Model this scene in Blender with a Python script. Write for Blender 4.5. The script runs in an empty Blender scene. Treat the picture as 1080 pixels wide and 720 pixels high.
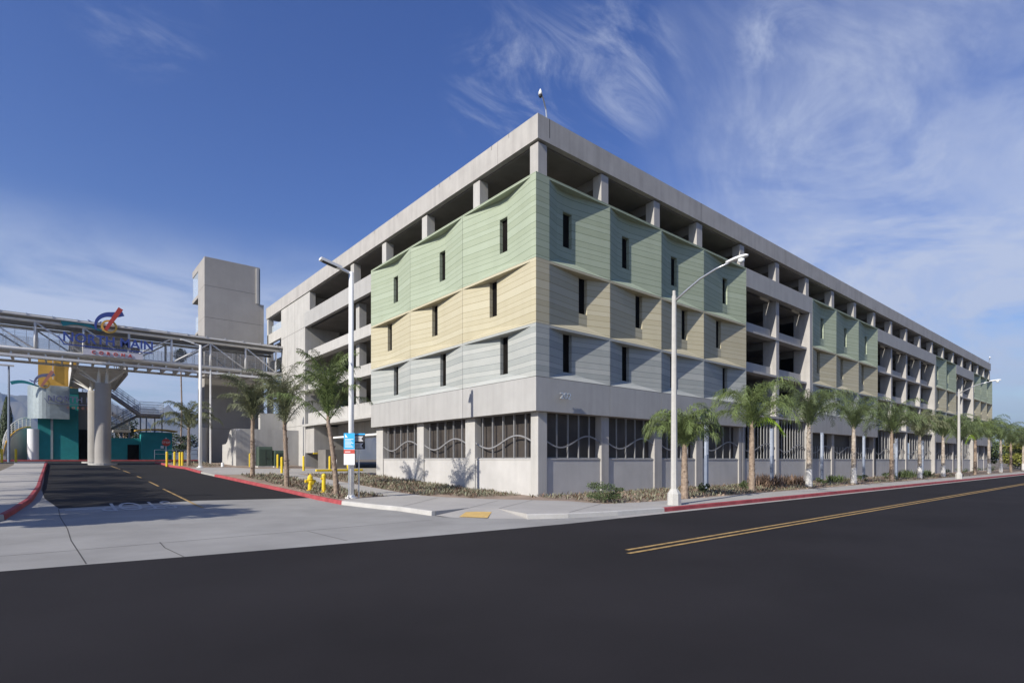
import bpy, bmesh, math, random
from mathutils import Vector, Matrix
random.seed(7)
PI = math.pi
scene = bpy.context.scene
COL = scene.collection

# ------------------------------------------------------------------ helpers
def tag(o, label=None, cat=None, group=None, kind=None):
    if label: o['label'] = label
    if cat: o['category'] = cat
    if group: o['group'] = group
    if kind: o['kind'] = kind
    return o

def empty(name, loc, label=None, cat=None, group=None):
    o = bpy.data.objects.new(name, None)
    o.empty_display_size = 0.3
    COL.objects.link(o)
    o.location = loc
    return tag(o, label, cat, group)

def root_loc(p):
    v = Vector((0, 0, 0))
    while p is not None:
        v += p.location
        p = p.parent
    return v

class MB:
    def __init__(s):
        s.v = []; s.f = []; s.m = []; s.mi = 0
    def add(s, verts, faces):
        b = len(s.v)
        s.v += [tuple(p) for p in verts]
        for f in faces:
            s.f.append([b + i for i in f]); s.m.append(s.mi)
    def box(s, x0, x1, y0, y1, z0, z1):
        s.add([(x0,y0,z0),(x1,y0,z0),(x1,y1,z0),(x0,y1,z0),(x0,y0,z1),(x1,y0,z1),(x1,y1,z1),(x0,y1,z1)],
              [(0,3,2,1),(4,5,6,7),(0,1,5,4),(1,2,6,5),(2,3,7,6),(3,0,4,7)])
        return s
    def beam(s, a, b, w, h=None):
        """rectangular bar from a to b"""
        h = h or w
        a = Vector(a); b = Vector(b); d = (b - a).normalized()
        up = Vector((0,0,1)) if abs(d.z) < .95 else Vector((0,1,0))
        r = d.cross(up).normalized(); u = r.cross(d).normalized()
        vs = []
        for p in (a, b):
            for i, j in ((-1,-1),(1,-1),(1,1),(-1,1)):
                vs.append(p + r*(w/2*i) + u*(h/2*j))
        s.add(vs, [(0,1,2,3),(7,6,5,4),(0,4,5,1),(1,5,6,2),(2,6,7,3),(3,7,4,0)])
        return s
    def tube(s, pts, rad, n=8, cap=True, rot=0.0):
        pts = [Vector(p) for p in pts]
        if not hasattr(rad, '__len__'): rad = [rad]*len(pts)
        vs = []
        ref = None
        for i, p in enumerate(pts):
            if i == 0: d = pts[1]-pts[0]
            elif i == len(pts)-1: d = pts[-1]-pts[-2]
            else: d = pts[i+1]-pts[i-1]
            d.normalize()
            if ref is None:
                ref = Vector((1,0,0)) if abs(d.x) < .9 else Vector((0,1,0))
            r = (ref - d*ref.dot(d)).normalized(); ref = r
            u = d.cross(r)
            for k in range(n):
                a = 2*PI*k/n + rot
                vs.append(p + (r*math.cos(a) + u*math.sin(a))*rad[i])
        fs = []
        for i in range(len(pts)-1):
            for k in range(n):
                k2 = (k+1) % n
                fs.append((i*n+k, i*n+k2, (i+1)*n+k2, (i+1)*n+k))
        if cap:
            fs.append(tuple(reversed(range(n))))
            fs.append(tuple(range((len(pts)-1)*n, len(pts)*n)))
        s.add(vs, fs)
        return s
    def prism(s, poly, axis, a, b):
        """poly: 2-D points; axis 'x','y','z' extrusion from a to b"""
        def mk(p, t):
            return {'x': (t, p[0], p[1]), 'y': (p[0], t, p[1]), 'z': (p[0], p[1], t)}[axis]
        n = len(poly)
        s.add([mk(p, a) for p in poly] + [mk(p, b) for p in poly],
              [tuple(range(n))[::-1], tuple(range(n, 2*n))] + [(i, (i+1) % n, n+(i+1) % n, n+i) for i in range(n)])
        return s
    def build(s, name, mats, parent=None, smooth=False, bevel=0, fixn=True):
        me = bpy.data.meshes.new(name)
        L = root_loc(parent) if parent is not None else Vector((0,0,0))
        me.from_pydata([tuple(Vector(p)-L) for p in s.v], [], s.f)
        if not isinstance(mats, (list, tuple)): mats = [mats]
        for m in mats: me.materials.append(m)
        for p, mi in zip(me.polygons, s.m): p.material_index = mi
        if fixn:
            bm = bmesh.new(); bm.from_mesh(me)
            bmesh.ops.recalc_face_normals(bm, faces=bm.faces)
            bm.to_mesh(me); bm.free()
        if smooth:
            for p in me.polygons: p.use_smooth = True
        o = bpy.data.objects.new(name, me)
        COL.objects.link(o)
        if parent is not None: o.parent = parent
        if bevel:
            md = o.modifiers.new('bevel', 'BEVEL'); md.width = bevel; md.segments = 2; md.limit_method = 'ANGLE'
        return o

def copy_tree(o, parent=None):
    c = o.copy(); COL.objects.link(c)
    if parent is not None: c.parent = parent
    for ch in [k for k in o.children]:
        copy_tree(ch, c)
    return c

# height of the drive surface; kerbs, walks and beds follow it
PR = [(-40,-.15),(0,-.15),(5,-.05),(20,.6),(40,1.3),(60,1.65),(100,1.9),(1000,2.5),(20000,3)]
def dz(y):
    if y <= PR[0][0]: return PR[0][1]
    for (a,b),(c,d) in zip(PR, PR[1:]):
        if y <= c: return b+(d-b)*(y-a)/(c-a)
    return PR[-1][1]

# ------------------------------------------------------------------ materials
def nn(nt, t, **kw):
    n = nt.nodes.new(t)
    for k, v in kw.items():
        if hasattr(n, k): setattr(n, k, v)
    return n

def mat(name, col, rough=.8, var=.15, scale=1.5, bump=0.0, bscale=30, metal=0.0, col2=None, streak=0.0, spec=.5, fine=0.0):
    m = bpy.data.materials.new(name); m.use_nodes = True
    nt = m.node_tree; b = nt.nodes['Principled BSDF']; L = nt.links.new
    b.inputs['Roughness'].default_value = rough
    b.inputs['Metallic'].default_value = metal
    b.inputs['Specular IOR Level'].default_value = spec
    tc = nn(nt, 'ShaderNodeTexCoord')
    no = nn(nt, 'ShaderNodeTexNoise'); no.inputs['Scale'].default_value = scale; no.inputs['Detail'].default_value = 7; no.inputs['Roughness'].default_value = .62
    L(tc.outputs['Object'], no.inputs['Vector'])
    rp = nn(nt, 'ShaderNodeValToRGB')
    rp.color_ramp.elements[0].position = .3; rp.color_ramp.elements[1].position = .7
    c2 = col2 or tuple(c*(1+var) for c in col); c1 = tuple(c*(1-var) for c in col) if not col2 else col
    rp.color_ramp.elements[0].color = (*c1, 1); rp.color_ramp.elements[1].color = (*c2, 1)
    L(no.outputs['Fac'], rp.inputs['Fac'])
    out = rp.outputs['Color']
    if streak:
        mp = nn(nt, 'ShaderNodeMapping'); mp.inputs['Scale'].default_value = (1.3, 1.3, .09)
        L(tc.outputs['Object'], mp.inputs['Vector'])
        n2 = nn(nt, 'ShaderNodeTexNoise'); n2.inputs['Scale'].default_value = 2.2; n2.inputs['Detail'].default_value = 5
        L(mp.outputs['Vector'], n2.inputs['Vector'])
        mr = nn(nt, 'ShaderNodeMapRange'); mr.inputs['From Min'].default_value = .42; mr.inputs['From Max'].default_value = .72
        mr.inputs['To Min'].default_value = 1; mr.inputs['To Max'].default_value = 1-streak
        L(n2.outputs['Fac'], mr.inputs['Value'])
        mx = nn(nt, 'ShaderNodeMix', data_type='RGBA', blend_type='MULTIPLY'); mx.inputs[0].default_value = 1
        L(out, mx.inputs[6]); L(mr.outputs['Result'], mx.inputs[7]); out = mx.outputs[2]
    if fine:
        n3 = nn(nt, 'ShaderNodeTexNoise'); n3.inputs['Scale'].default_value = 60; n3.inputs['Detail'].default_value = 3
        L(tc.outputs['Object'], n3.inputs['Vector'])
        mr = nn(nt, 'ShaderNodeMapRange'); mr.inputs['From Min'].default_value = .3; mr.inputs['From Max'].default_value = .7
        mr.inputs['To Min'].default_value = 1-fine; mr.inputs['To Max'].default_value = 1+fine
        L(n3.outputs['Fac'], mr.inputs['Value'])
        mx = nn(nt, 'ShaderNodeMix', data_type='RGBA', blend_type='MULTIPLY'); mx.inputs[0].default_value = 1
        L(out, mx.inputs[6]); L(mr.outputs['Result'], mx.inputs[7]); out = mx.outputs[2]
    L(out, b.inputs['Base Color'])
    if bump:
        nb = nn(nt, 'ShaderNodeTexNoise'); nb.inputs['Scale'].default_value = bscale; nb.inputs['Detail'].default_value = 6
        L(tc.outputs['Object'], nb.inputs['Vector'])
        bp = nn(nt, 'ShaderNodeBump'); bp.inputs['Strength'].default_value = bump; bp.inputs['Distance'].default_value = .02
        L(nb.outputs['Fac'], bp.inputs['Height']); L(bp.outputs['Normal'], b.inputs['Normal'])
    return m

def course_mat(name, ca, cb, cg, h=.305, contrast=1.0):
    """horizontal plank courses of uneven tint with fine dark grooves"""
    m = bpy.data.materials.new(name); m.use_nodes = True
    nt = m.node_tree; b = nt.nodes['Principled BSDF']; L = nt.links.new
    b.inputs['Roughness'].default_value = .85; b.inputs['Specular IOR Level'].default_value = .25
    tc = nn(nt, 'ShaderNodeTexCoord'); sx = nn(nt, 'ShaderNodeSeparateXYZ'); L(tc.outputs['Object'], sx.inputs[0])
    oi = nn(nt, 'ShaderNodeObjectInfo')
    def mth(op, a, bb=None, c=None):
        n = nn(nt, 'ShaderNodeMath', operation=op)
        for i, x in enumerate((a, bb, c)):
            if x is None: continue
            if isinstance(x, (int, float)): n.inputs[i].default_value = x
            else: L(x, n.inputs[i])
        return n.outputs[0]
    z = sx.outputs['Z']
    wob = mth('MULTIPLY', mth('SINE', mth('MULTIPLY', z, 4.1)), .07)
    zz = mth('DIVIDE', mth('ADD', z, wob), h)
    fl = mth('FLOOR', zz); fr = mth('FRACT', zz)
    wn = nn(nt, 'ShaderNodeTexWhiteNoise', noise_dimensions='2D')
    cv = nn(nt, 'ShaderNodeCombineXYZ'); L(fl, cv.inputs[0]); L(mth('MULTIPLY', oi.outputs['Random'], 3.0), cv.inputs[1]); L(cv.outputs[0], wn.inputs['Vector'])
    alt = mth('MULTIPLY', mth('MODULO', fl, 2.0), .35*contrast)
    t = mth('ADD', mth('MULTIPLY', wn.outputs['Value'], .55), alt)
    no = nn(nt, 'ShaderNodeTexNoise'); no.inputs['Scale'].default_value = 1.1; no.inputs['Detail'].default_value = 8; no.inputs['Roughness'].default_value = .65
    mp = nn(nt, 'ShaderNodeMapping'); mp.inputs['Scale'].default_value = (1, 1, 2.4); L(tc.outputs['Object'], mp.inputs[0]); L(mp.outputs[0], no.inputs['Vector'])
    t2 = mth('ADD', t, mth('MULTIPLY', mth('SUBTRACT', no.outputs['Fac'], .5), .9))
    mx = nn(nt, 'ShaderNodeMix', data_type='RGBA'); mx.clamp_factor = True
    L(t2, mx.inputs[0]); mx.inputs[6].default_value = (*ca, 1); mx.inputs[7].default_value = (*cb, 1)
    g = mth('LESS_THAN', fr, .07)
    m2 = nn(nt, 'ShaderNodeMix', data_type='RGBA'); L(mth('MULTIPLY', g, .95), m2.inputs[0]); L(mx.outputs[2], m2.inputs[6]); m2.inputs[7].default_value = (*cg, 1)
    mp3 = nn(nt, 'ShaderNodeMapping'); mp3.inputs['Scale'].default_value = (.7, .7, .12); L(tc.outputs['Object'], mp3.inputs[0])
    n4 = nn(nt, 'ShaderNodeTexNoise'); n4.inputs['Scale'].default_value = 2.0; n4.inputs['Detail'].default_value = 5; L(mp3.outputs[0], n4.inputs['Vector'])
    mr4 = nn(nt, 'ShaderNodeMapRange'); mr4.inputs['From Min'].default_value = .45; mr4.inputs['From Max'].default_value = .75; mr4.inputs['To Min'].default_value = 1; mr4.inputs['To Max'].default_value = .95; L(n4.outputs['Fac'], mr4.inputs['Value'])
    m5 = nn(nt, 'ShaderNodeMix', data_type='RGBA', blend_type='MULTIPLY'); m5.inputs[0].default_value = 1; L(m2.outputs[2], m5.inputs[6]); L(mr4.outputs[0], m5.inputs[7])
    L(m5.outputs[2], b.inputs['Base Color'])
    bp = nn(nt, 'ShaderNodeBump'); bp.inputs['Strength'].default_value = .5; bp.inputs['Distance'].default_value = .02
    L(mth('SUBTRACT', mth('MULTIPLY', no.outputs['Fac'], .2), g), bp.inputs['Height']); L(bp.outputs['Normal'], b.inputs['Normal'])
    return m

M = {}
M['conc'] = mat('concrete_cast', (.39,.375,.352), .85, .10, .8, .15, 25, streak=.16, fine=.05)
M['conc_warm'] = mat('concrete_warm', (.43,.42,.395), .85, .08, .7, .15, 25, streak=.14, fine=.04)
M['conc_low'] = mat('concrete_low_wall', (.45,.44,.42), .85, .10, .55, .12, 25, streak=.05, fine=.04)
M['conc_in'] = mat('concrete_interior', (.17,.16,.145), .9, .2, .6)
M['conc_band'] = mat('concrete_band', (.365,.36,.345), .8, .06, .8, .06, 25, streak=.10)
M['conc_tower'] = mat('concrete_tower', (.315,.30,.28), .85, .07, .6, .1, 25, streak=.04)
M['green'] = course_mat('panel_green', (.345,.395,.30), (.30,.345,.25), (.17,.21,.14))
M['yellow'] = course_mat('panel_yellow', (.475,.44,.32), (.42,.38,.26), (.29,.25,.15))
M['blue'] = course_mat('panel_bluegrey', (.40,.41,.385), (.30,.32,.305), (.19,.21,.21), contrast=1.3)
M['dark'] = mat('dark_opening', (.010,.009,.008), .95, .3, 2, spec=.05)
M['mesh'] = mat('dark_bronze_screen', (.050,.042,.036), .55, .45, .7)
M['rail'] = mat('wave_rail_steel', (.26,.26,.265), .5, .1, 3, metal=.2)
M['metal'] = mat('galvanised_bar', (.30,.30,.30), .45, .1, 3, metal=.3)
M['white_steel'] = mat('white_painted_steel', (.62,.61,.58), .45, .06, 2)
M['truss'] = mat('pale_grey_painted_steel', (.66,.655,.64), .5, .08, 2)
M['pole_white'] = mat('white_pole_paint', (.78,.78,.76), .4, .03, 2)
M['pole_conc'] = mat('spun_concrete_pole', (.44,.43,.40), .8, .08, 6, fine=.08)
M['alu'] = mat('brushed_aluminium', (.62,.63,.64), .35, .05, 4, metal=.8)
M['asphalt'] = mat('asphalt_street', (.0180,.0162,.0178), .92, .26, .22, .35, 140, fine=.2, spec=.2)
M['asphalt2'] = mat('asphalt_drive', (.0125,.012,.0125), .92, .2, .4, .3, 120, fine=.12, spec=.3)
M['apron'] = mat('concrete_paving', (.27,.265,.25), .9, .20, .33, .15, 60, fine=.06, streak=0)
M['walk'] = mat('concrete_sidewalk', (.36,.345,.32), .9, .10, .5, .15, 60, fine=.05)
M['kerb'] = mat('kerb_concrete', (.42,.41,.385), .9, .12, 1.5, fine=.05)
M['red'] = mat('kerb_red_paint', (.24,.035,.04), .8, .2, 2.2, fine=.2, col2=(.40,.07,.075))
M['soil'] = mat('dry_soil', (.27,.205,.155), .95, .3, 1.2, .8, 18, fine=.25)
M['earth'] = mat('earth', (.15,.125,.09), .95, .3, .3, .3, 5)
M['yline'] = mat('yellow_road_paint', (.36,.235,.085), .85, .45, 6, fine=.2)
M['faded'] = mat('faded_white_road_paint', (.42,.42,.41), .8, .25, 5, fine=.15)
M['tact'] = mat('tactile_yellow', (.56,.38,.13), .85, .12, 3, .9, 14)
M['ypaint'] = mat('yellow_safety_paint', (.72,.52,.02), .5, .08, 4)
M['trunk'] = mat('palm_trunk', (.16,.115,.085), .95, .35, 6, col2=(.36,.28,.21), bump=1.0, bscale=14)
M['trunk_'] = mat('palm_trunk', (.27,.20,.14), .95, .35, 9, 1.0, 14)
M['trunkw'] = mat('palm_trunk_pale', (.22,.17,.13), .95, .3, 5, 1.0, 14, col2=(.50,.45,.38))
M['leaf'] = mat('palm_leaf', (.085,.115,.045), .6, .5, 3, spec=.35)
M['leaf2'] = mat('palm_leaf_lush', (.115,.155,.05), .6, .5, 3, spec=.35)
M['leafd'] = mat('palm_leaf_dusty', (.13,.145,.075), .65, .4, 3, spec=.3)
M['leafy'] = mat('palm_leaf_sunlit', (.25,.38,.03), .55, .3, 3, spec=.3)  # yellow-green leaf brightened so that one frond looks sunlit
M['foli'] = mat('foliage_dark', (.035,.055,.022), .7, .5, 2)
M['foli2'] = mat('foliage_mid', (.07,.10,.035), .7, .5, 2)
M['foliy'] = mat('foliage_yellow', (.16,.17,.03), .7, .4, 2)
M['dry'] = mat('dry_ground_plant', (.20,.20,.13), .8, .5, 3)
M['dryb'] = mat('brown_ground_plant', (.17,.115,.08), .85, .5, 3)
M['teal'] = mat('teal_stucco', (.015,.24,.25), .75, .12, 1.2)
M['teald'] = mat('dark_teal', (.012,.10,.13), .7, .1, 1.2)
M['ochre'] = mat('ochre_panel', (.62,.36,.06), .7, .15, .6)
M['screen'] = mat('perforated_steel', (.36,.41,.42), .4, .12, 3, metal=.45)
M['hill'] = mat('hill_scrub', (.13,.115,.085), 1, .35, .004, col2=(.07,.07,.045))
M['sblue'] = mat('sign_blue', (.04,.07,.28), .5, .05, 3)
M['steal'] = mat('sign_teal', (.02,.22,.25), .5, .05, 3)
M['sred'] = mat('sign_red', (.50,.06,.04), .5, .05, 3)
M['sgold'] = mat('sign_gold', (.62,.38,.07), .5, .05, 3)
M['ssky'] = mat('sign_cyan', (.02,.38,.75), .5, .03, 3)
M['swhite'] = mat('sign_white', (.80,.80,.80), .5, .02, 3)
M['sblack'] = mat('sign_black', (.015,.015,.018), .5, .05, 3)
M['sgrey'] = mat('sign_grey', (.50,.50,.52), .5, .05, 3)
M['lilac'] = mat('pale_lilac_panel', (.56,.55,.60), .6, .05, 2)
M['pinkgrey'] = mat('rose_grey_panel', (.36,.32,.31), .7, .06, 2)
M['tgreen'] = mat('transformer_green', (.05,.075,.055), .5, .1, 2)
M['wbase'] = mat('whitewashed_bark', (.52,.51,.49), .9, .2, 6, .8, 20)
M['postl'] = mat('post_pale', (.36,.40,.47), .5, .15, 3)  # paler post tone; on the sunward side it paints sunlight
M['sbf'] = mat('faded_sign_blue', (.13,.15,.26), .6, .1, 3)
M['srf'] = mat('faded_sign_red', (.40,.17,.13), .6, .1, 3)
M['bluepost'] = mat('blue_grey_post', (.22,.26,.34), .45, .15, 3, metal=.2)
g = bpy.data.materials.new('railing_glass'); g.use_nodes = True
gb = g.node_tree.nodes['Principled BSDF']; gb.inputs['Base Color'].default_value = (.55,.62,.68,1); gb.inputs['Roughness'].default_value = .2; gb.inputs['Alpha'].default_value = .45
M['glass'] = g
g = bpy.data.materials.new('translucent_wire_mesh'); g.use_nodes = True
gb = g.node_tree.nodes['Principled BSDF']; gb.inputs['Base Color'].default_value = (.42,.43,.44,1); gb.inputs['Roughness'].default_value = .5; gb.inputs['Alpha'].default_value = .10
M['wire'] = g
g = bpy.data.materials.new('lamp_lens'); g.use_nodes = True
gb = g.node_tree.nodes['Principled BSDF']; gb.inputs['Base Color'].default_value = (.75,.78,.78,1); gb.inputs['Roughness'].default_value = .15
M['lens'] = g

# ------------------------------------------------------------------ ground
def sheet(name, poly, off, mats, thick=0, label=None, step=2.5, zfn=None, smooth=False):
    """polygon in plan, cut along y, laid at drive height + off, optional skirt"""
    bm = bmesh.new()
    vs = [bm.verts.new((x, y, 0)) for x, y in poly]
    bm.faces.new(vs).normal_update()
    ys = [p[1] for p in poly]; y0, y1 = min(ys), max(ys)
    cuts = set(p[0] for p in PR)
    for y in cuts:
        if y0 < y < y1:
            bmesh.ops.bisect_plane(bm, geom=bm.verts[:]+bm.edges[:]+bm.faces[:], plane_co=(0, y, 0), plane_no=(0, 1, 0))
    bm.normal_update()
    bmesh.ops.triangulate(bm, faces=bm.faces[:], ngon_method='EAR_CLIP')
    if thick:
        r = bmesh.ops.extrude_face_region(bm, geom=bm.faces[:])
        low = [e for e in r['geom'] if isinstance(e, bmesh.types.BMVert)]
        for v in bm.verts: v.co.z = (zfn or dz)(v.co.y) + off
        for v in low: v.co.z -= thick
    else:
        for v in bm.verts: v.co.z = (zfn or dz)(v.co.y) + off
    bmesh.ops.recalc_face_normals(bm, faces=bm.faces)
    if not thick:
        for f in bm.faces:
            if f.normal.z < 0: f.normal_flip()
    me = bpy.data.meshes.new(name); bm.to_mesh(me); bm.free()
    me.materials.append(mats)
    o = bpy.data.objects.new(name, me); COL.objects.link(o)
    o['kind'] = 'structure'
    return o

sheet('ground', [(-12000,-12000),(12000,-12000),(12000,12000),(-12000,12000)], -.06, M['earth'])
sheet('street', [(-40,-27),(20,-27),(20,-7.8),(-1,-7.8),(-6,-7.78),(-11,-7.42),(-15.5,-6.9),(-18.2,-6.5),(-24,-7.3),(-40,-7.33)], 0, M['asphalt'])
sheet('street', [(20,-27),(600,-27),(600,-7.8),(20,-7.8)], 0, M['asphalt'])
sheet('street', [(-400,-27),(-40,-27),(-40,-7.33),(-400,-7.33)], 0, M['asphalt'])
sheet('drive_apron', [(-24,-7.3),(-18.2,-6.5),(-15.5,-6.9),(-11,-7.42),(-6,-7.78),(-1,-7.8),(-.7,-7.3),(-4.9,-6.6),(-6.9,-5.3),(-7.75,-3.8),(-7.75,-.9),(-8.4,2.4),(-8.55,5.6),(-8.3,5.8),(-12.9,6.7),(-15,6.35),(-17.36,6.05),(-17.8,10),(-17.95,14),(-17.9,40),(-18.3,40),(-18.2,14),(-18.35,8),(-18.6,3.2),(-19.6,0),(-22,-3),(-26,-5.2),(-30,-6),(-40,-7.33)], 0, M['apron'])
sheet('drive', [(-17.36,6.05),(-15,6.35),(-12.9,6.7),(-8.3,5.8),(-8.8,9.2),(-9.05,13),(-9.3,17.8),(-9.6,24.4),(-9.5,31),(-10,34.7),(-10,44),(-4,46),(-4,56.4),(-140,56.4),(-140,46),(-18.5,46),(-18.1,40),(-17.9,14),(-17.8,10)], .004, M['asphalt2'])
# sidewalks (raised)
walk_r = [(-.74,-7.42),(600,-7.42),(600,-5.5),(1.8,-5.5),(-1,-5),(-1.1,-3),(-1.9,-1.5),(-4,1.8),(-4.4,3.0),(-4.5,20),(-6.0,20),(-6.0,3.6),(-8.45,3.0),(-7.68,-.9),(-7.68,-3.3),(-6.0,-3.0),(-5.5,-3.9),(-6.0,-6.05),(-4.85,-6.62)]
sheet('sidewalk', walk_r, .15, M['walk'], .25)
sheet('sidewalk', [(-18.2,46),(-18.1,14.6),(-18.3,8.8),(-18.6,4),(-19.6,1),(-21.6,-1.8),(-25,-4.4),(-30,-5.6),(-400,-5.9),(-400,-3),(-24,-2.4),(-22,2),(-20.6,8),(-19.9,37),(-20.3,46)], .15, M['walk'], .25)
sheet('path', [(-9.5,20.8),(-9.62,24.5),(-9.5,30.4),(-6.5,31.0),(-5.2,28.2),(-.1,27.6),(6,27),(6,18.2),(0.1,18.2),(-4,20.2)], .13, M['walk'], .2)
# kerb ramp with yellow tactile plate
mb = MB()
mb.add([(-7.70,-3.3,-.148),(-6.05,-3.02,0.0),(-5.52,-3.92,0.0),(-6.02,-6.05,-.148),(-6.95,-5.3,-.148),(-7.6,-4.3,-.148)],[(0,5,4,3,2,1)])
tag(mb.build('kerb_ramp', M['walk']), kind='structure')
mb = MB(); 
mb.add([(-7.45,-4.33,-.128),(-6.92,-5.15,-.128),(-6.05,-4.25,-.058),(-6.6,-3.55,-.058)],[(0,1,2,3)])
o = mb.build('tactile_plate', M['tact']); tag(o, kind='structure')
# soil beds
sheet('soil_bed', [(-1,-5),(1.8,-5.5),(118,-5.5),(118,.4),(104.2,.4),(104.2,.12),(.1,.12),(.12,19),(-4.5,20),(-4.45,3.0),(-4,1.8),(-1.9,-1.5),(-1.1,-3)], .135, M['soil'], .2)
sheet('soil_bed', [(-8.42,3.05),(-6.0,3.6),(-6.0,19.9),(-9.3,20.6),(-9.0,17.0),(-8.75,13),(-8.5,9.2),(-8.4,5.6)], .135, M['soil'], .2)
sheet('soil_bed', [(-6.5,31.0),(-9.4,30.5),(-9.8,34.7),(-9.9,43.8),(-.2,43.8),(-.2,28.2),(-5.2,28.3)], .135, M['soil'], .2)
sheet('soil_bed', [(-20.3,46),(-19.9,37),(-20.6,8),(-22,2),(-24,-2.4),(-60,-2.4),(-60,46)], .125, M['earth'], .2)

def kerb(name, pts, m, w=.16, off=.155, sub=True):
    """upright kerb following the ground; pts run along its road face, body lies to the left of travel"""
    P = []
    for a, b in zip(pts, pts[1:]):
        n = max(1, int(math.hypot(b[0]-a[0], b[1]-a[1])/1.5)) if abs(b[0]-a[0]) < 100 else 1
        for i in range(n): P.append((a[0]+(b[0]-a[0])*i/n, a[1]+(b[1]-a[1])*i/n))
    P.append(pts[-1])
    mb = MB(); vs = []
    for i, p in enumerate(P):
        q0 = P[max(0, i-1)]; q1 = P[min(len(P)-1, i+1)]
        dx, dy = q1[0]-q0[0], q1[1]-q0[1]; l = math.hypot(dx, dy); nx, ny = -dy/l, dx/l
        z = dz(p[1])
        for d, h in ((0.0,-.12),(.02,off-.025),(.045,off),(w,off),(w,-.12)):
            vs.append((p[0]+nx*d, p[1]+ny*d, z+h))
    fs = []
    for i in range(len(P)-1):
        for k in range(5):
            k2 = (k+1) % 5
            fs.append((i*5+k, i*5+k2, (i+1)*5+k2, (i+1)*5+k))
    fs.append((0,1,2,3,4)); fs.append(tuple((len(P)-1)*5+i for i in (4,3,2,1,0)))
    mb.add(vs, fs)
    return tag(mb.build(name, m), kind='structure')
kerb('kerb', [(-.74,-7.5),(8,-7.56),(600,-7.56)], M['red'])
kerb('kerb', [(-8.6,2.4),(-8.66,5.6),(-8.8,9.2),(-9.05,13),(-9.35,17.8),(-9.55,20.7)][::-1], M['red'], w=.16)
kerb('kerb', [(-9.68,24.6),(-9.6,31),(-10.1,34.7),(-10.1,44)][::-1], M['red'])
kerb('kerb', [(-7.86,-3.3),(-7.86,-.9),(-8.6,2.38)][::-1], M['kerb'])
kerb('kerb', [(-6.1,-6.15),(-4.9,-6.75),(-3,-7.2),(-.76,-7.5)], M['kerb'])
kerb('kerb', [(-25,-4.55),(-21.7,-2.0),(-19.55,.95),(-18.62,3.4)], M['kerb'])
kerb('kerb', [(-18.61,3.42),(-18.12,8.8),(-17.98,14.6),(-18.0,45)], M['red'], w=.16)
kerb('kerb', [(-140,56.3),(-4,56.3)], M['red'], w=.3)
# gutter strip between kerb and asphalt
def flat(name, poly, m, z=.006): 
    mb = MB(); mb.add([(x, y, dz(y)+z) for x, y in poly], [tuple(range(len(poly)))])
    return tag(mb.build(name, m, fixn=False), kind='structure')
flat('gutter', [(-3.6,-7.83),(600,-7.83),(600,-7.5),(-1,-7.5),(-3.6,-7.4)], M['walk'], .004)
def strip(name, a, b, w, m, z=.009, n=1):
    mb = MB(); dx, dy = b[0]-a[0], b[1]-a[1]; l = math.hypot(dx, dy); nx, ny = -dy/l*w/2, dx/l*w/2
    ts = sorted(set([0, 1] + [(c-a[1])/dy for c in [p[0] for p in PR] if dy and 0 < (c-a[1])/dy < 1]))
    vs = []
    for t in ts:
        x, y = a[0]+dx*t, a[1]+dy*t
        vs += [(x-nx, y-ny, dz(y-ny)+z), (x+nx, y+ny, dz(y+ny)+z)]
    fs = [(2*i, 2*i+1, 2*i+3, 2*i+2) for i in range(len(ts)-1)]
    mb.add(vs, fs)
    o = mb.build(name, m, fixn=False)
    if o.data.polygons[0].normal.z < 0:
        o.data.flip_normals()
    return tag(o, kind='structure')
strip('centre_line', (-8.45,-11.86), (600,-11.9), .11, M['yline'])
strip('centre_line', (-8.75,-12.14), (600,-12.18), .11, M['yline'])
for a, b in (((-13.25,3.9),(-13.4,12.6)),((-13.4,14.2),(-13.45,17.5)),((-13.5,20.6),(-13.55,22.3)),((-13.6,26),(-13.7,29.5)),((-13.75,31.5),(-13.95,37.2))):
    strip('centre_line', a, b, .095, M['yline'], .013)
strip('limit_line', (-17.2,5.5), (-13.7,5.4), .25, M['faded'], .004)
# joints cut in the apron
M['joint'] = mat('joint_tar', (.06,.055,.05), .9, .1, 3)
for pts in ([(-17.37,5.9),(-17.34,3.3),(-17.2,0),(-17.17,-2.8),(-17.02,-6.6)], [(-15.64,-4.4),(-15.67,-5.4),(-15.55,-6.95)], [(-12.3,-6.9),(-12.4,-4.6)], [(-8.5,-4.4),(-12.4,-4.5),(-17.2,-4.6),(-24,-4.4)]):
    for a, b in zip(pts, pts[1:]): strip('paving_joint', a, b, .022, M['joint'], .002)

M['scrape'] = M['joint']
# joints of the sidewalks
for i in range(60):
    x = 2.2+i*3.0
    strip('paving_joint', (x,-7.36), (x,-5.55), .02, M['joint'], .156)
for a, b in (((-6.05,-3.0),(-3.2,-1.0)),((-5.5,-3.95),(-1.9,-1.7)),((-4.6,-6.5),(-1.2,-4.9)),((-7.6,-.9),(-4.3,1.9))):
    strip('paving_joint', a, b, .02, M['joint'], .156)
for i in range(11):
    y = 6+i*2.9
    strip('paving_joint', (-19.9,y), (-18.15,y), .02, M['joint'], .156)

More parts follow.
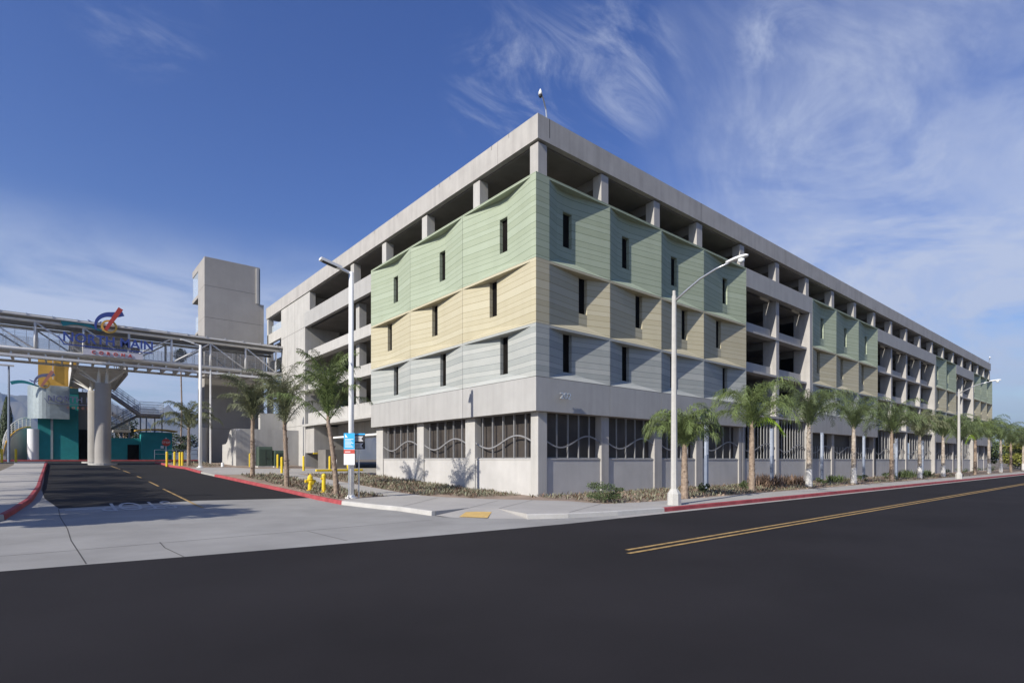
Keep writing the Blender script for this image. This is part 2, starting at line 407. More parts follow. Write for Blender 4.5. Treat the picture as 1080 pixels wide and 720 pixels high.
# road lettering (STOP, read by traffic leaving the lot)
def text_mesh(body, size, extr=0.0, xs=1.0, font=None, spacing=1.0, off=0.0):
    cu = bpy.data.curves.new('t', 'FONT'); cu.body = body; cu.size = size; cu.extrude = extr
    cu.align_x = 'CENTER'; cu.resolution_u = 3; cu.space_character = spacing; cu.offset = off
    to = bpy.data.objects.new('t', cu); COL.objects.link(to)
    bpy.context.view_layer.update()
    dg = bpy.context.evaluated_depsgraph_get()
    me = bpy.data.meshes.new_from_object(to.evaluated_get(dg))
    bpy.data.objects.remove(to); bpy.data.curves.remove(cu)
    for v in me.vertices: v.co.x *= xs
    return me
def place_text(name, body, size, mtx, m, extr=.02, xs=1.0, parent=None, spacing=1.0, fatten=0):
    me = text_mesh(body, size, extr, xs, spacing=spacing, off=fatten)
    me.transform(mtx)
    if parent is not None: me.transform(Matrix.Translation(-root_loc(parent)))
    me.materials.clear(); me.materials.append(m)
    o = bpy.data.objects.new(name, me); COL.objects.link(o)
    if parent is not None: o.parent = parent
    return o
me = text_mesh('STOP', 1.0)
xs_ = [v.co.x for v in me.vertices]; ys_ = [v.co.y for v in me.vertices]
for v in me.vertices:
    tx = (v.co.x-min(xs_))/(max(xs_)-min(xs_)); ty = (v.co.y-min(ys_))/(max(ys_)-min(ys_))
    x = -13.95-2.25*tx; y = 6.95-2.7*ty
    v.co = (x, y, dz(y)+.014)
me.materials.clear(); me.materials.append(M['faded'])
o = bpy.data.objects.new('road_lettering', me); COL.objects.link(o); o['kind'] = 'structure'

# ------------------------------------------------------------------ parking garage
GAR = empty('parking_garage', (0,0,0), 'long five storey concrete parking garage with folded green, yellow and blue-grey panels', 'parking garage')
LX, LY = 103.9, 43.0
ZC, ZP = 16.8, 17.96
# roof parapet: right face and left face, mitred at the corner
mb = MB()
def lwall(mb, z0, z1, o, t, x1=LX, y1=LY):
    """L-shaped wall: outer faces at y=-o / x=-o, thickness t"""
    a = -o; b = -o+t
    poly = [(a,a),(x1,a),(x1,b),(b,b),(b,y1),(a,y1)]
    mb.prism(poly, 'z', z0, z1)
lwall(mb, ZC, ZP, .12, .30)
mb.box(LX-.3, LX, .19, LY, ZC, ZP); mb.box(.19, LX-.31, LY-.3, LY, ZC, ZP)
mb.build('roof_parapet', M['conc'], GAR)
# expansion slots and drip stains on the parapet
mb = MB()
for x in (.62,): mb.box(x, x+.035, -.124, -.1, ZC+.25, ZP+.002)
for x in (13.9, 41.4, 68.4, 90.1): mb.box(x, x+.02, -.123, -.1, ZC, ZP+.002)
for y in (2.0, 3.4, 7.3, 8.4, 13.6, 17.0): mb.box(-.123, -.1, y, y+.03, ZP-.22, ZP+.002)
for y in (2.9, 8.9, 16.9, 30.1): mb.box(-.1225, -.1, y, y+.014, ZC, ZP+.002)
mb.build('parapet_joint', M['joint'], GAR)
# floor slabs
SLABS = [4.86, 7.98, 10.82, 13.80, 16.72]
for i, z in enumerate(SLABS):
    mb = MB(); e = .56 if i < 4 else .2
    mb.box(e, LX-.2, e, LY-.2, z, z+.26)
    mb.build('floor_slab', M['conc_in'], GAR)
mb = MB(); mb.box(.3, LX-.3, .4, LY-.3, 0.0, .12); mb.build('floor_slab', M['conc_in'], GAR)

COLR = [(0,.59),(4.5,5.08),(9.11,9.69),(13.6,14.25)] + [(x-.6, x) for x in (19.69,25.11,30.53,35.95,41.37,46.8,52.2,57.6,63.05,68.45,73.9,79.3,84.7,90.1,95.0,99.6)] + [(LX-.62, LX-.02)]
COLL = [(4.62,5.22),(10.05,10.65),(15.45,16.05),(20.75,21.35)]
OPEN = [(19.69,30.0,19.30,30.53),(46.8,67.9,46.4,68.45),(79.3,89.6,78.9,90.1)]
PANR = [(.45,4.85),(4.85,9.4),(9.4,13.93),(13.93,19.38)]
G2 = [(30.55,35.6),(35.6,41.1),(41.1,46.5)]
G3 = [(68.47,73.7),(73.7,79.1)]
G4 = [(90.12,94.8),(94.8,99.6),(99.6,103.9)]

def col_box(x0, x1, y0, y1, z0, z1):
    mb = MB(); mb.box(x0, x1, y0, y1, z0, z1)
    return mb.build('column', M['conc'], GAR, bevel=.02)
# top-floor columns
for x0, x1 in COLR:
    col_box(x0, x1, 0.0 if x0 else .0, .58, 14.06, ZC-.08)
for y0, y1 in COLL:
    mb = MB(); mb.box(0, .58, y0, y1, 14.06, ZC-.08); mb.build('column', M['conc_warm'], GAR, bevel=.02)

# ceiling beams that the tall openings show
for k, (x0, x1) in enumerate(COLR):
    if k == 0: continue
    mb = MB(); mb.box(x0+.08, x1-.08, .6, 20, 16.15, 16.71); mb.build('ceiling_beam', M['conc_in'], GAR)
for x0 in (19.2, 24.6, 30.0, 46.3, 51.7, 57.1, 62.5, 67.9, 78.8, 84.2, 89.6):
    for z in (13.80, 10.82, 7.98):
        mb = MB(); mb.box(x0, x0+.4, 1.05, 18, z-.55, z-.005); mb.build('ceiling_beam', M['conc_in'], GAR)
# inner columns and rows of inner guard walls deep in the building
for z0, z1 in ((.12,4.85),(5.13,7.97),(8.25,10.81),(11.09,13.79),(14.07,16.71)):
    mb = MB()
    mb.box(8.5, LX-1, 17.5, 17.7, z0, z0+1.0)
    mb.box(8.5, LX-1, 17.5, 17.75, z1-.62, z1)
    if z0 > 1:
        mb.box(8.5, 8.7, 9, LY-6, z0, z0+1.0)
    mb.box(1, LX-1, LY-1.2, LY-1.0, z0, z0+1.1)
    if z0 < 1: mb.box(6, LX-1, 14, 14.2, z0, z1)
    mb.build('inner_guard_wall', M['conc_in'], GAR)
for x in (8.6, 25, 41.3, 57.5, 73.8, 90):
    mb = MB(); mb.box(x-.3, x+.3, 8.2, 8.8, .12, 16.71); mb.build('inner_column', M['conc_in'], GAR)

# spandrel, guards, slab edges and fins of the open bays (street side)
def fin(x0, x1, z0=.0, z1=13.78, d=1.0):
    mb = MB(); mb.box(x0, x1, -.02, d, z0, z1); mb.build('fin_column', M['conc'], GAR, bevel=.015)
for (xa, xb, ea, eb) in OPEN:
    mb = MB(); mb.box(ea+.095, eb+.005, -.3, .2, 13.78, 15.06); mb.build('spandrel', M['conc_band'], GAR, bevel=.01)
    fin(ea+.1, ea+.4)
    mb = MB(); mb.box(eb-.53, eb+.005, -.297, 1.0, 0, 13.775); mb.build('fin_column', M['conc'], GAR, bevel=.015)
    n = round((xb-xa)/5.42)
    edges = []
    for c0, c1 in COLR:
        if c0 > xa+1 and c1 < xb-.3: fin(c0+.05, c1-.05); edges.append((c0+.05, c1-.05))
    seg = [ea+.4] + [e for c in edges for e in c] + [eb-.55]
    for z0, z1 in ((11.09,11.68),(8.25,8.80),(5.13,5.98)):
        for a, b in zip(seg[0::2], seg[1::2]):
            mb = MB(); mb.box(a+.002, b-.002, .42, .58, z0, z1); mb.build('guard_wall', M['conc_band'], GAR)
    for z in (10.82, 7.98, 4.86):
        mb = MB()
        mb.box(ea+.42, eb-.54, -.06, .558, z-.02, z+.14)
        mb.build('slab_edge', M['conc'], GAR)

# low wall, lower columns, bands, window grilles on the street side
def lowcol(x0, x1, top=4.0):
    mb = MB(); mb.box(x0, x1, -.02, .6, -.3, top); mb.build('column', M['conc'], GAR, bevel=.015)
LOWR = [(0,.59),(4.49,5.1),(9.13,9.87),(13.51,14.28),(18.9,19.3)] + [(c0+.02, c1-.02) for c0, c1 in COLR if c0 > 30 and not any(a < c0 < b+.2 for a, b, _, _ in OPEN)]
for x0, x1 in LOWR:
    if x0 == 0: continue
    lowcol(x0, x1)
mb = MB(); mb.box(-.02, .58, -.02, .5, -.4, 3.998); mb.build('column', M['conc_warm'], GAR, bevel=.02)
bars_at = sorted(LOWR + [(a+.05, b-.05) for a, b in COLR if any(o[0]+1 < a < o[1]-.2 for o in OPEN)] + [(o[2]+.02, o[2]+.4) for o in OPEN if o[2] > 20] + [(o[3]-.55, o[3]-.12) for o in OPEN])
clean = []
for a, b in bars_at:
    if clean and a < clean[-1][1]+1.0: clean[-1] = (clean[-1][0], max(b, clean[-1][1])); continue
    clean.append((a, b))
for i, ((a0, a1), (b0, b1)) in enumerate(zip(clean, clean[1:])):
    x0, x1 = a1, b0
    mb = MB(); mb.box(x0+.003, x1-.003, .06, .28, -.4, 1.73); mb.box(x0+.003, x1-.003, .03, .31, 1.73, 1.78)
    mb.build('low_wall', M['conc_low'], GAR)
    isopen = any(o[0]-.5 < (x0+x1)/2 < o[1]+.5 for o in OPEN)
    top = 4.84 if isopen else 3.98
    mb = MB(); W = x1-x0
    if i < 4:
        n = 4
        xs = [x0+W*(k+1)/(n+1) - .02 for k in range(n)]
        h = top
    else:
        n = int(W/(.46 if x0 < 31 else .62 if x0 < 46 else .9)); xs = [x0+W*(k+.5)/n for k in range(n)]
        h = top if isopen or i < 5 else 2.95
        if not (isopen or i < 5): h = 2.9 if i < 11 else top
    for x in xs: mb.box(x-.025, x+.025, .10, .17, 1.785, h)
    mb.box(x0+.003, x1-.003, .12, .18, 1.785, 1.83)
    wg = mb.build('window_grille', M['metal'], GAR)
    if not isopen:
        mb = MB(); mb.box(x0+.003, x1-.003, .40, .43, 1.79, top); mb.build('screen', M['mesh'], wg)
    pts = [(x0+W*t/24, .065, 2.62-.30*math.sin(2*PI*t/24)) for t in range(25)]
    mb = MB()
    for p, q in zip(pts, pts[1:]): mb.beam(p, q, .025, .07)
    mb.build('wave_rail', M['rail'], wg)

# band above the ground floor
def band_r(x0, x1):
    mb = MB(); mb.box(x0, x1, -.3, .5, 4.0, 5.58); return mb
mb = MB()
mb.prism([(-.4,-.3),(4.84,-.3),(4.84,.5),(.5,.5),(.5,5.62),(-.4,5.62)], 'z', 4.0, 5.58)
mb.build('concrete_band', M['conc_band'], GAR)
for a, b in PANR[1:] + G2 + G3 + G4:
    band_r(a+.01, b-.01).build('concrete_band', M['conc_band'], GAR)
for a, b in ((5.64,11.4),(11.4,16.95)):
    mb = MB(); mb.box(-.4, .5, a+.01, b-.01, 4.0, 5.58); mb.build('concrete_band', M['conc_band'], GAR)

# folded facade panels
def panel(side, t0, t1, z0, z1, w0, w1, wz0, wz1, m, D=.38, sill=.42, pre=None, tall=False):
    """side 'R': t is x, faces -y; side 'L': t is y, faces -x.  w0..w1 window slot; pre: flush strip before t0"""
    fl = -.3 if side == 'R' else -.4
    def P(t, d, z): return (t, fl+d, z) if side == 'R' else (fl+d, t, z)
    mb = MB(); cap = .11
    gt = .012
    prof = []
    if pre is not None: prof.append((pre, 0))
    prof += [(t0+(gt if pre is None else 0), 0)]
    if tall and side == 'L': prof += [(w0, D), (w1, D), (w1+.55, D*.80)]
    elif tall: prof += [(w0-.45, D*.86), (w0, D), (w1, D), (w1+.25, D*.9)]
    else: prof += [(w0, D), (w1, D)]
    prof += [(t1-gt, 0)]
    # direction-neutral
    zt = z1-cap
    def zs(d): return z0+.02+sill*d/D
    for (ta, da), (tb, db) in zip(prof, prof[1:]):
        mb.add([P(ta,0,z0+.012), P(tb,0,z0+.012), P(tb,db,zs(db)), P(ta,da,zs(da))], [(0,1,2,3)])       # sloped sill
        if abs(ta-w0) < 1e-6 and abs(tb-w1) < 1e-6:
            top = min(wz1, zt)
            mb.add([P(ta,da,zs(da)), P(tb,db,zs(db)), P(tb,db,wz0), P(ta,da,wz0)], [(0,1,2,3)])
            if top < zt-.01:
                mb.add([P(ta,da,top), P(tb,db,top), P(tb,db,zt), P(ta,da,zt)], [(0,1,2,3)])
            r = .22
            mb.add([P(ta,da,wz0), P(ta,da+r,wz0), P(ta,da+r,top), P(ta,da,top)], [(0,1,2,3)])
            mb.add([P(tb,db,wz0), P(tb,db+r,wz0), P(tb,db+r,top), P(tb,db,top)], [(0,1,2,3)])
            mb.add([P(ta,da,wz0), P(tb,db,wz0), P(tb,db+r,wz0), P(ta,da+r,wz0)], [(0,1,2,3)])
            mb.add([P(ta,da,top), P(tb,db,top), P(tb,db+r,top), P(ta,da+r,top)], [(0,1,2,3)])
        else:
            mb.add([P(ta,da,zs(da)), P(tb,db,zs(db)), P(tb,db,zt), P(ta,da,zt)], [(0,1,2,3)])
        mb.add([P(ta,0,zt), P(tb,0,zt), P(tb,db,zt), P(ta,da,zt)], [(0,1,2,3)])                          # soffit under the cap
        mb.add([P(ta,0,zt), P(tb,0,zt), P(tb,0,z1), P(ta,0,z1)], [(0,1,2,3)])                            # cap face
    ta, tb = prof[0][0], prof[-1][0]
    B = D+.30
    mb.add([P(ta,0,z1), P(tb,0,z1), P(tb,B,z1), P(ta,B,z1)], [(0,1,2,3)])
    for t in ((tb,) if (pre is not None and side == 'R') else (ta, tb)): mb.add([P(t,0,z0+.012), P(t,B,z0+.012), P(t,B,z1), P(t,0,z1)], [(0,1,2,3)])
    mb.add([P(ta,0,z0+.012), P(tb,0,z0+.012), P(tb,B,z0+.012), P(ta,B,z0+.012)], [(0,1,2,3)])
    o = mb.build('facade_panel', m, GAR, fixn=False)
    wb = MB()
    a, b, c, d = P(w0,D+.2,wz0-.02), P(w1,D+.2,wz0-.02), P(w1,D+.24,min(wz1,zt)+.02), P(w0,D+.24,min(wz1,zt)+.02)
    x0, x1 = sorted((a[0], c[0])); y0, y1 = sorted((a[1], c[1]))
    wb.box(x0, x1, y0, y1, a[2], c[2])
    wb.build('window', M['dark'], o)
    return o
def trio(side, t0, t1, g, y, b, pre=None):
    w = .31
    panel(side, t0, t1, 11.1, 15.06, g-w, g+w, 12.22, 13.95, M['green'], pre=pre, tall=True)
    panel(side, t0, t1, 8.07, 11.1, y-w, y+w, 9.13, 10.99, M['yellow'], pre=pre)
    panel(side, t0, t1, 5.59, 8.07, b-w, b+w, 6.04, 7.96, M['blue'], pre=pre, sill=.40)
trio('R', .45, 4.85, 2.05, 3.18, 2.05, pre=-.4)
trio('R', 4.85, 9.4, 6.62, 7.8, 6.62)
trio('R', 9.4, 13.93, 11.24, 12.36, 11.17)
trio('R', 13.93, 19.38, 17.2, 16.37, 17.2)
for (a, b), gy in zip(G2, ((33.5,32.7),(38.9,38.0),(44.3,43.4))): trio('R', a, b, gy[0], gy[1], gy[0])
for a, b in G3: trio('R', a, b, a+2.5, a+2.9, a+2.5)
for a, b in G4: trio('R', a, b, a+2.3, a+2.6, a+2.3)
# left side panels: first one carries a flush strip to the corner; skip the shared edge
trio('L', .05, 5.64, 2.56, 3.41, 2.52, pre=-.295)
trio('L', 5.64, 11.4, 8.27, 9.1, 8.19)
trio('L', 11.4, 16.95, 14.0, 14.85, 13.97)

# ------------- left side: lower storey
LOWL = [(5.04,5.94),(10.42,11.22),(15.9,16.9)]
for y0, y1 in LOWL:
    mb = MB(); mb.box(-.02, .6, y0, y1, -.2, 3.998); mb.build('column', M['conc_warm'], GAR, bevel=.015)
for k, (y0, y1) in enumerate(((.502,5.04),(5.94,10.42),(11.22,15.9))):
    W = y1-y0
    mb = MB(); mb.box(.06, .28, y0+.003, y1-.003, -.4, 1.73); mb.box(.03, .31, y0+.003, y1-.003, 1.73, 1.78); mb.build('low_wall', M['conc_low'], GAR)
    mb = MB()
    for j in range(5):
        y = y0+W*(j+.6)/5.2
        mb.box(.10, .20, y-.03, y+.03, 1.785, 3.98)
    mb.box(.12, .18, y0+.003, y1-.003, 1.785, 1.83)
    wg = mb.build('window_grille', M['metal'], GAR)
    mb = MB(); mb.box(.40, .43, y0+.003, y1-.003, 1.79, 3.98); mb.build('screen', M['mesh'], wg)
    pts = [(.065, y1-W*t/24, 2.62-.30*math.sin(2*PI*t/24)) for t in range(25)]
    mb = MB()
    for p, q in zip(pts, pts[1:]): mb.beam(p, q, .025, .07)
    mb.build('wave_rail', M['rail'], wg)
mb = MB(); mb.box(-.05, .02, 3.1, 3.13, -.1, 1.7); 
# open bays above the garage entrance
mb = MB(); mb.box(-.1, .2, 16.97, 31.3, 13.78, 15.06); mb.build('spandrel', M['conc_band'], GAR, bevel=.01)
for z0, z1 in ((11.09,11.68),(8.25,8.80),(5.13,5.98)):
    mb = MB(); mb.box(.22, .40, 17.0, 31.2, z0-.21, z1); mb.build('guard_wall', M['conc_warm'], GAR)
for z in (10.82, 7.98, 4.86):
    mb = MB(); mb.box(-.35 if z < 5 else -.12, .558, 17.0, 31.2, z-.14, z+.05); mb.build('slab_edge', M['conc_warm'], GAR)
for y0 in (20.7,):
    for z0, z1 in ((5.0,7.83),(8.05,10.67),(10.9,13.77)):
        mb = MB(); mb.box(.42, 1.0, y0, y0+.6, z0, z1); mb.build('column', M['conc_warm'], GAR)
mb = MB(); mb.box(.42, .9, 17.0, 17.4, 5.0, 13.77); mb.build('column', M['conc'], GAR)
# stair core: solid wall with a deep side return
mb = MB()
mb.box(-.04, 3.2, 31.3, 38.15, .6, 16.79)
mb.box(-.04, .5, 30.1, 31.298, 15.07, 16.79)
mb.build('stair_core_wall', M['conc_warm'], GAR, bevel=.015)
mb = MB()
for z in (4.86, 7.98, 10.82, 13.80): mb.box(-.045, -.03, 31.34, 38.1, z, z+.025)
for y in (34.0, 36.2): mb.box(-.045, -.03, y, y+.02, 1.2, 16.7)
mb.build('wall_joint', M['joint'], GAR)
for z0, z1 in ((14.06,15.06),(11.09,13.3),(8.25,9.3),(5.13,6.1)):
    mb = MB(); mb.box(-.03, .2, 38.16, 42.9, z0 if z0 != 11.09 else 11.09, z1 if z0 != 11.09 else 12.1); mb.build('guard_wall', M['conc_warm'], GAR)
mb = MB(); mb.box(-.03, .5, 42.5, 43.0, .8, 16.79); mb.build('column', M['conc_warm'], GAR)
mb = MB(); mb.box(.3, .34, 38.3, 42.4, 14.1, 16.0); mb.build('glazing', M['glass'], GAR)
# garage entrance under the first slab
mb = MB(); mb.box(2.2, 2.6, 17.0, 31.2, 3.55, 4.85); mb.build('entrance_beam', M['conc'], GAR)
mb = MB(); mb.box(.0, 3.0, 29.1, 31.28, 2.35, 4.70); mb.build('hanging_soffit', M['conc'], GAR)
mb = MB(); mb.box(-.06, 3.0, 29.08, 29.2, 2.24, 2.36); mb.build('edge_guard', M['ypaint'], GAR)
mb = MB(); mb.box(.3, 3.0, 27.2, 29.0, .6, 2.6); mb.build('ticket_office_wall', M['conc_in'], GAR)
mb = MB(); mb.tube([(.9,17.6,3.62),(.9,27.8,3.62)], .09, 10); mb.build('clearance_bar', M['pole_white'], GAR)
mb = MB(); mb.box(9, 9.2, 16.9, 31.2, .1, 4.85); mb.build('entrance_back_wall', M['conc_in'], GAR)
# street number and logo-free standoff numerals
mt = Matrix.Translation((1.3,-.52,4.63)) @ Matrix.Rotation(PI/2, 4, 'X')
place_text('street_number', '202', .42, mt, M['alu'], extr=.05, xs=1.15, parent=GAR)
# column-line reveal strips of the low wall painted by expansion joints
# roof corner camera on a bent mast
cam_r = empty('security_camera', (.35,.1,ZP), 'white dome camera on a bent mast at the near roof corner of the garage', 'camera', 'security cameras on the garage roof')
mb = MB(); mb.tube([(.72,.1,ZP-.6),(.66,.1,ZP+.1),(.55,.04,ZP+.5),(.32,-.04,ZP+.82),(.08,-.12,ZP+1.0)], .035, 8); mb.build('mast', M['alu'], cam_r)
mb = MB(); mb.tube([(.03,-.13,ZP+1.17),(.03,-.13,ZP+1.10),(.03,-.13,ZP+1.03),(.03,-.13,ZP+.88)], [.02,.05,.08,.10], 14); h = mb.build('camera_housing', M['pole_white'], cam_r, smooth=True)
mb = MB(); mb.tube([(.03,-.13,ZP+.88),(.03,-.13,ZP+.80),(.03,-.13,ZP+.74)], [.09,.075,.02], 14); mb.build('dome', M['sblack'], cam_r, smooth=True)
c2 = copy_tree(cam_r); c2.location = (LX-.6,.1,ZP)
tag(c2, 'small white dome camera on a mast at the far street end of the garage roof')

# ------------------------------------------------------------------ elevator tower
TOW = empty('elevator_tower', (-3.2,46,1.4), 'tall plain concrete elevator tower behind the footbridge', 'tower')
mb = MB()
mb.box(-6.0, -.75, 43.0, 46.2, 1.3, 22.2)
mb.box(-.749, -.35, 43.0, 46.2, 1.3, 18.3)
mb.build('tower_wall', M['conc_tower'], TOW, bevel=.02)
mb = MB()
for z in (4.9, 7.98, 10.9, 13.9, 16.1, 19.3): mb.box(-6.004, -.4 if z < 18 else -.9, 42.996, 43.01, z, z+.022); mb.box(-6.004, -5.99, 43.01, 46.19, z, z+.022)
mb.build('wall_joint', M['joint'], TOW)
mb = MB(); mb.box(-1.15, -.9, 42.85, 42.999, 18.3, 22.05); mb.build('vertical_fin', M['conc_warm'], TOW)
mb = MB(); mb.box(-.749, -.7, 43.1, 46.1, 18.31, 22.1); mb.build('shaft_glass', M['teald'], TOW)
for z0, z1, y1 in ((21.55,22.2,49.3),(18.75,19.1,49.3),(15.0,15.25,47.8)):
    mb = MB(); mb.box(-6.0, -.75, 46.21, y1, z0, z1); mb.build('landing_slab', M['conc_tower'], TOW)
mb = MB(); mb.box(-5.96, -5.92, 46.3, 49.2, 19.1, 21.5); mb.box(-5.96, -5.92, 46.3, 47.7, 15.26, 16.9); mb.build('landing_glass', M['glass'], TOW)
mb = MB(); mb.box(-3.2, -.75, 46.21, 49.0, 1.4, 21.54); mb.build('rear_shaft', M['conc_tower'], TOW)

rc = MB(); rc.tube([(-6.25,42.2,1.35),(-6.25,42.2,4.9)], .38, 20)
o = rc.build('bridge_column', M['conc_warm'], smooth=False); tag(o, 'short round pale concrete column at the foot of the elevator tower', 'column')

# ------------------------------------------------------------------ footbridge
BR = empty('footbridge', (-14,39.5,1.4), 'long pale steel truss footbridge crossing over the drive into the garage', 'footbridge')
YF, YB = 38.0, 41.6
XS = [-34.2+3.1*i for i in range(5)] + [-18.71,-15.72,-12.65,-9.52,-6.42,-3.4,-.6]
for yy, nm in ((YF,'front'),(YB,'rear')):
    mb = MB(); mb.tube([(-40,yy,10.32),(-.05,yy,10.32)], .15, 10); mb.build('bottom_chord', M['truss'], BR, smooth=True)
    mb = MB(); mb.tube([(-40,yy,12.62),(-.05,yy,12.62)], .13, 10); mb.build('top_chord', M['truss'], BR, smooth=True)
    mb = MB(); mb.box(-40, -.05, yy-.06, yy+.06, 9.72, 9.92); mb.build('edge_beam', M['truss'], BR)
    for x in XS:
        mb = MB(); mb.tube([(x,yy,10.3),(x,yy,12.6)], .09, 8); mb.build('truss_post', M['truss'], BR, smooth=True)
    for i, (a, b) in enumerate(zip(XS, XS[1:])):
        up = (i in (7, 8))
        p, q = ((a,yy,10.4),(b,yy,12.55)) if up else ((a,yy,12.55),(b,yy,10.4))
        mb = MB(); mb.tube([p, q], .065, 8); mb.build('truss_diagonal', M['truss'], BR, smooth=True)
    mb = MB()
    iy = yy+.22 if yy == YF else yy-.22
    for k in range(7): mb.beam((-40,iy,10.6+k*.2), (-.05,iy,10.6+k*.2), .016)
    for k in range(60): mb.beam((-40+k*.67,iy,10.5), (-40+k*.67,iy,11.9), .03)
    rl = mb.build('guard_rail', M['truss'], BR)
    mb = MB(); mb.box(-40, -.05, iy+.02, iy+.03, 10.5, 11.9); mb.build('wire_mesh', M['wire'], rl)
mb = MB(); mb.box(-40, -.05, YF+.16, YB-.16, 10.12, 10.30); mb.build('deck', M['truss'], BR)
x = -39.5
while x < -.3:
    mb = MB(); mb.box(x-.06, x+.06, YF+.08, YB-.08, 9.74, 10.10); mb.build('cross_beam', M['truss'], BR); x += 1.02
mb = MB()
n = 46
x0 = -40
prof = [(YF-.42,12.86),(YF-.42,13.06),(YF+.6,13.26),(YB-.6,13.26),(YB+.42,13.06),(YB+.42,12.86),(YB+.3,12.84),(YF-.3,12.84)]
mb.prism(prof, 'x', -40, -.05)
mb.build('bridge_roof', M['conc_warm'], BR)
mb = MB(); mb.tube([(-40,YF-.36,12.93),(-.05,YF-.36,12.93)], .08, 8); mb.build('roof_gutter', M['truss'], BR)
mb = MB()
for k in range(26): mb.box(-39.4+k*1.55, -39.34+k*1.55, YF-.46, YF-.3, 12.98, 13.12)
mb.build('roof_brackets', M['alu'], BR)
mb = MB(); mb.tube([(-6.42,YF,1.3),(-6.42,YF,10.3)], .075, 10); mb.build('support_post', M['truss'], BR)

# north walkway branching off the bridge to the platform stairs
WK = empty('walkway', (-14.4,49,1.5), 'broad grey covered walkway branching north from the bridge to the station', 'walkway')
mb = MB()
mb.box(-16.3, -12.5, 42.1, 57.4, 9.66, 10.0); mb.build('deck', M['truss'], WK)
mb = MB()
for k in range(15): mb.box(-16.1, -12.7, 42.6+k, 42.72+k, 9.50, 9.66)
mb.build('deck_ribs', M['truss'], WK)
for x in (-16.42, -12.5):
    mb = MB(); mb.box(x, x+.12, 42.1, 57.4, 9.5, 11.3); mb.build('parapet', M['white_steel'], WK)
mb = MB(); mb.box(-16.5, -12.3, 42.1, 57.4, 12.7, 12.95); mb.build('roof', M['conc_tower'], WK)
for k in range(6):
    for x in (-16.3, -12.45):
        mb = MB(); mb.box(x, x+.08, 42.4+k*2.9, 42.5+k*2.9, 11.3, 12.7); mb.build('roof_post', M['truss'], WK)
mb = MB(); mb.box(-15.6, -11.5, 42.0, 42.08, 10.6, 12.1); mb.build('infill_panel', M['pinkgrey'], WK)
# two round pillars with raking struts
PG = 'round concrete pillars under the walkway'
for (x, y, r, lab) in ((-14.35,39.8,.58,'nearer thick round grey pillar on a white footing in the drive'), (-14.6,46.5,.56,'farther round pillar half hidden left of the nearer one')):
    p = empty('bridge_pillar', (x,y,dz(y)), lab, 'pillar', PG)
    mb = MB(); mb.tube([(x,y,dz(y)),(x,y,8.1),(x,y,8.3)], [r,r,r-.04], 28); mb.build('shaft', M['conc_tower'], p, smooth=False)
    mb = MB(); mb.tube([(x,y,dz(y)-.1),(x,y,dz(y)+.14)], r+.45, 24); mb.build('footing', M['kerb'], p)
    for sx in (-.28, .28):
        mb = MB(); mb.tube([(x+sx,y,8.28),(x+sx,y,9.2)], [.16,.10], 12); mb.tube([(x+sx,y,9.15),(x+sx,y,9.62)], .05, 8); mb.build('bearing_pin', M['white_steel'], p)
    for sx, ex in ((-.35,-1.75),(.35,1.6)):
        for sy in (0.5, 3.4):
            mb = MB(); mb.tube([(x+sx,y+sy*.1,8.35),(x+ex,y+sy,9.62)], .07, 8); mb.build('raking_strut', M['white_steel'], p)

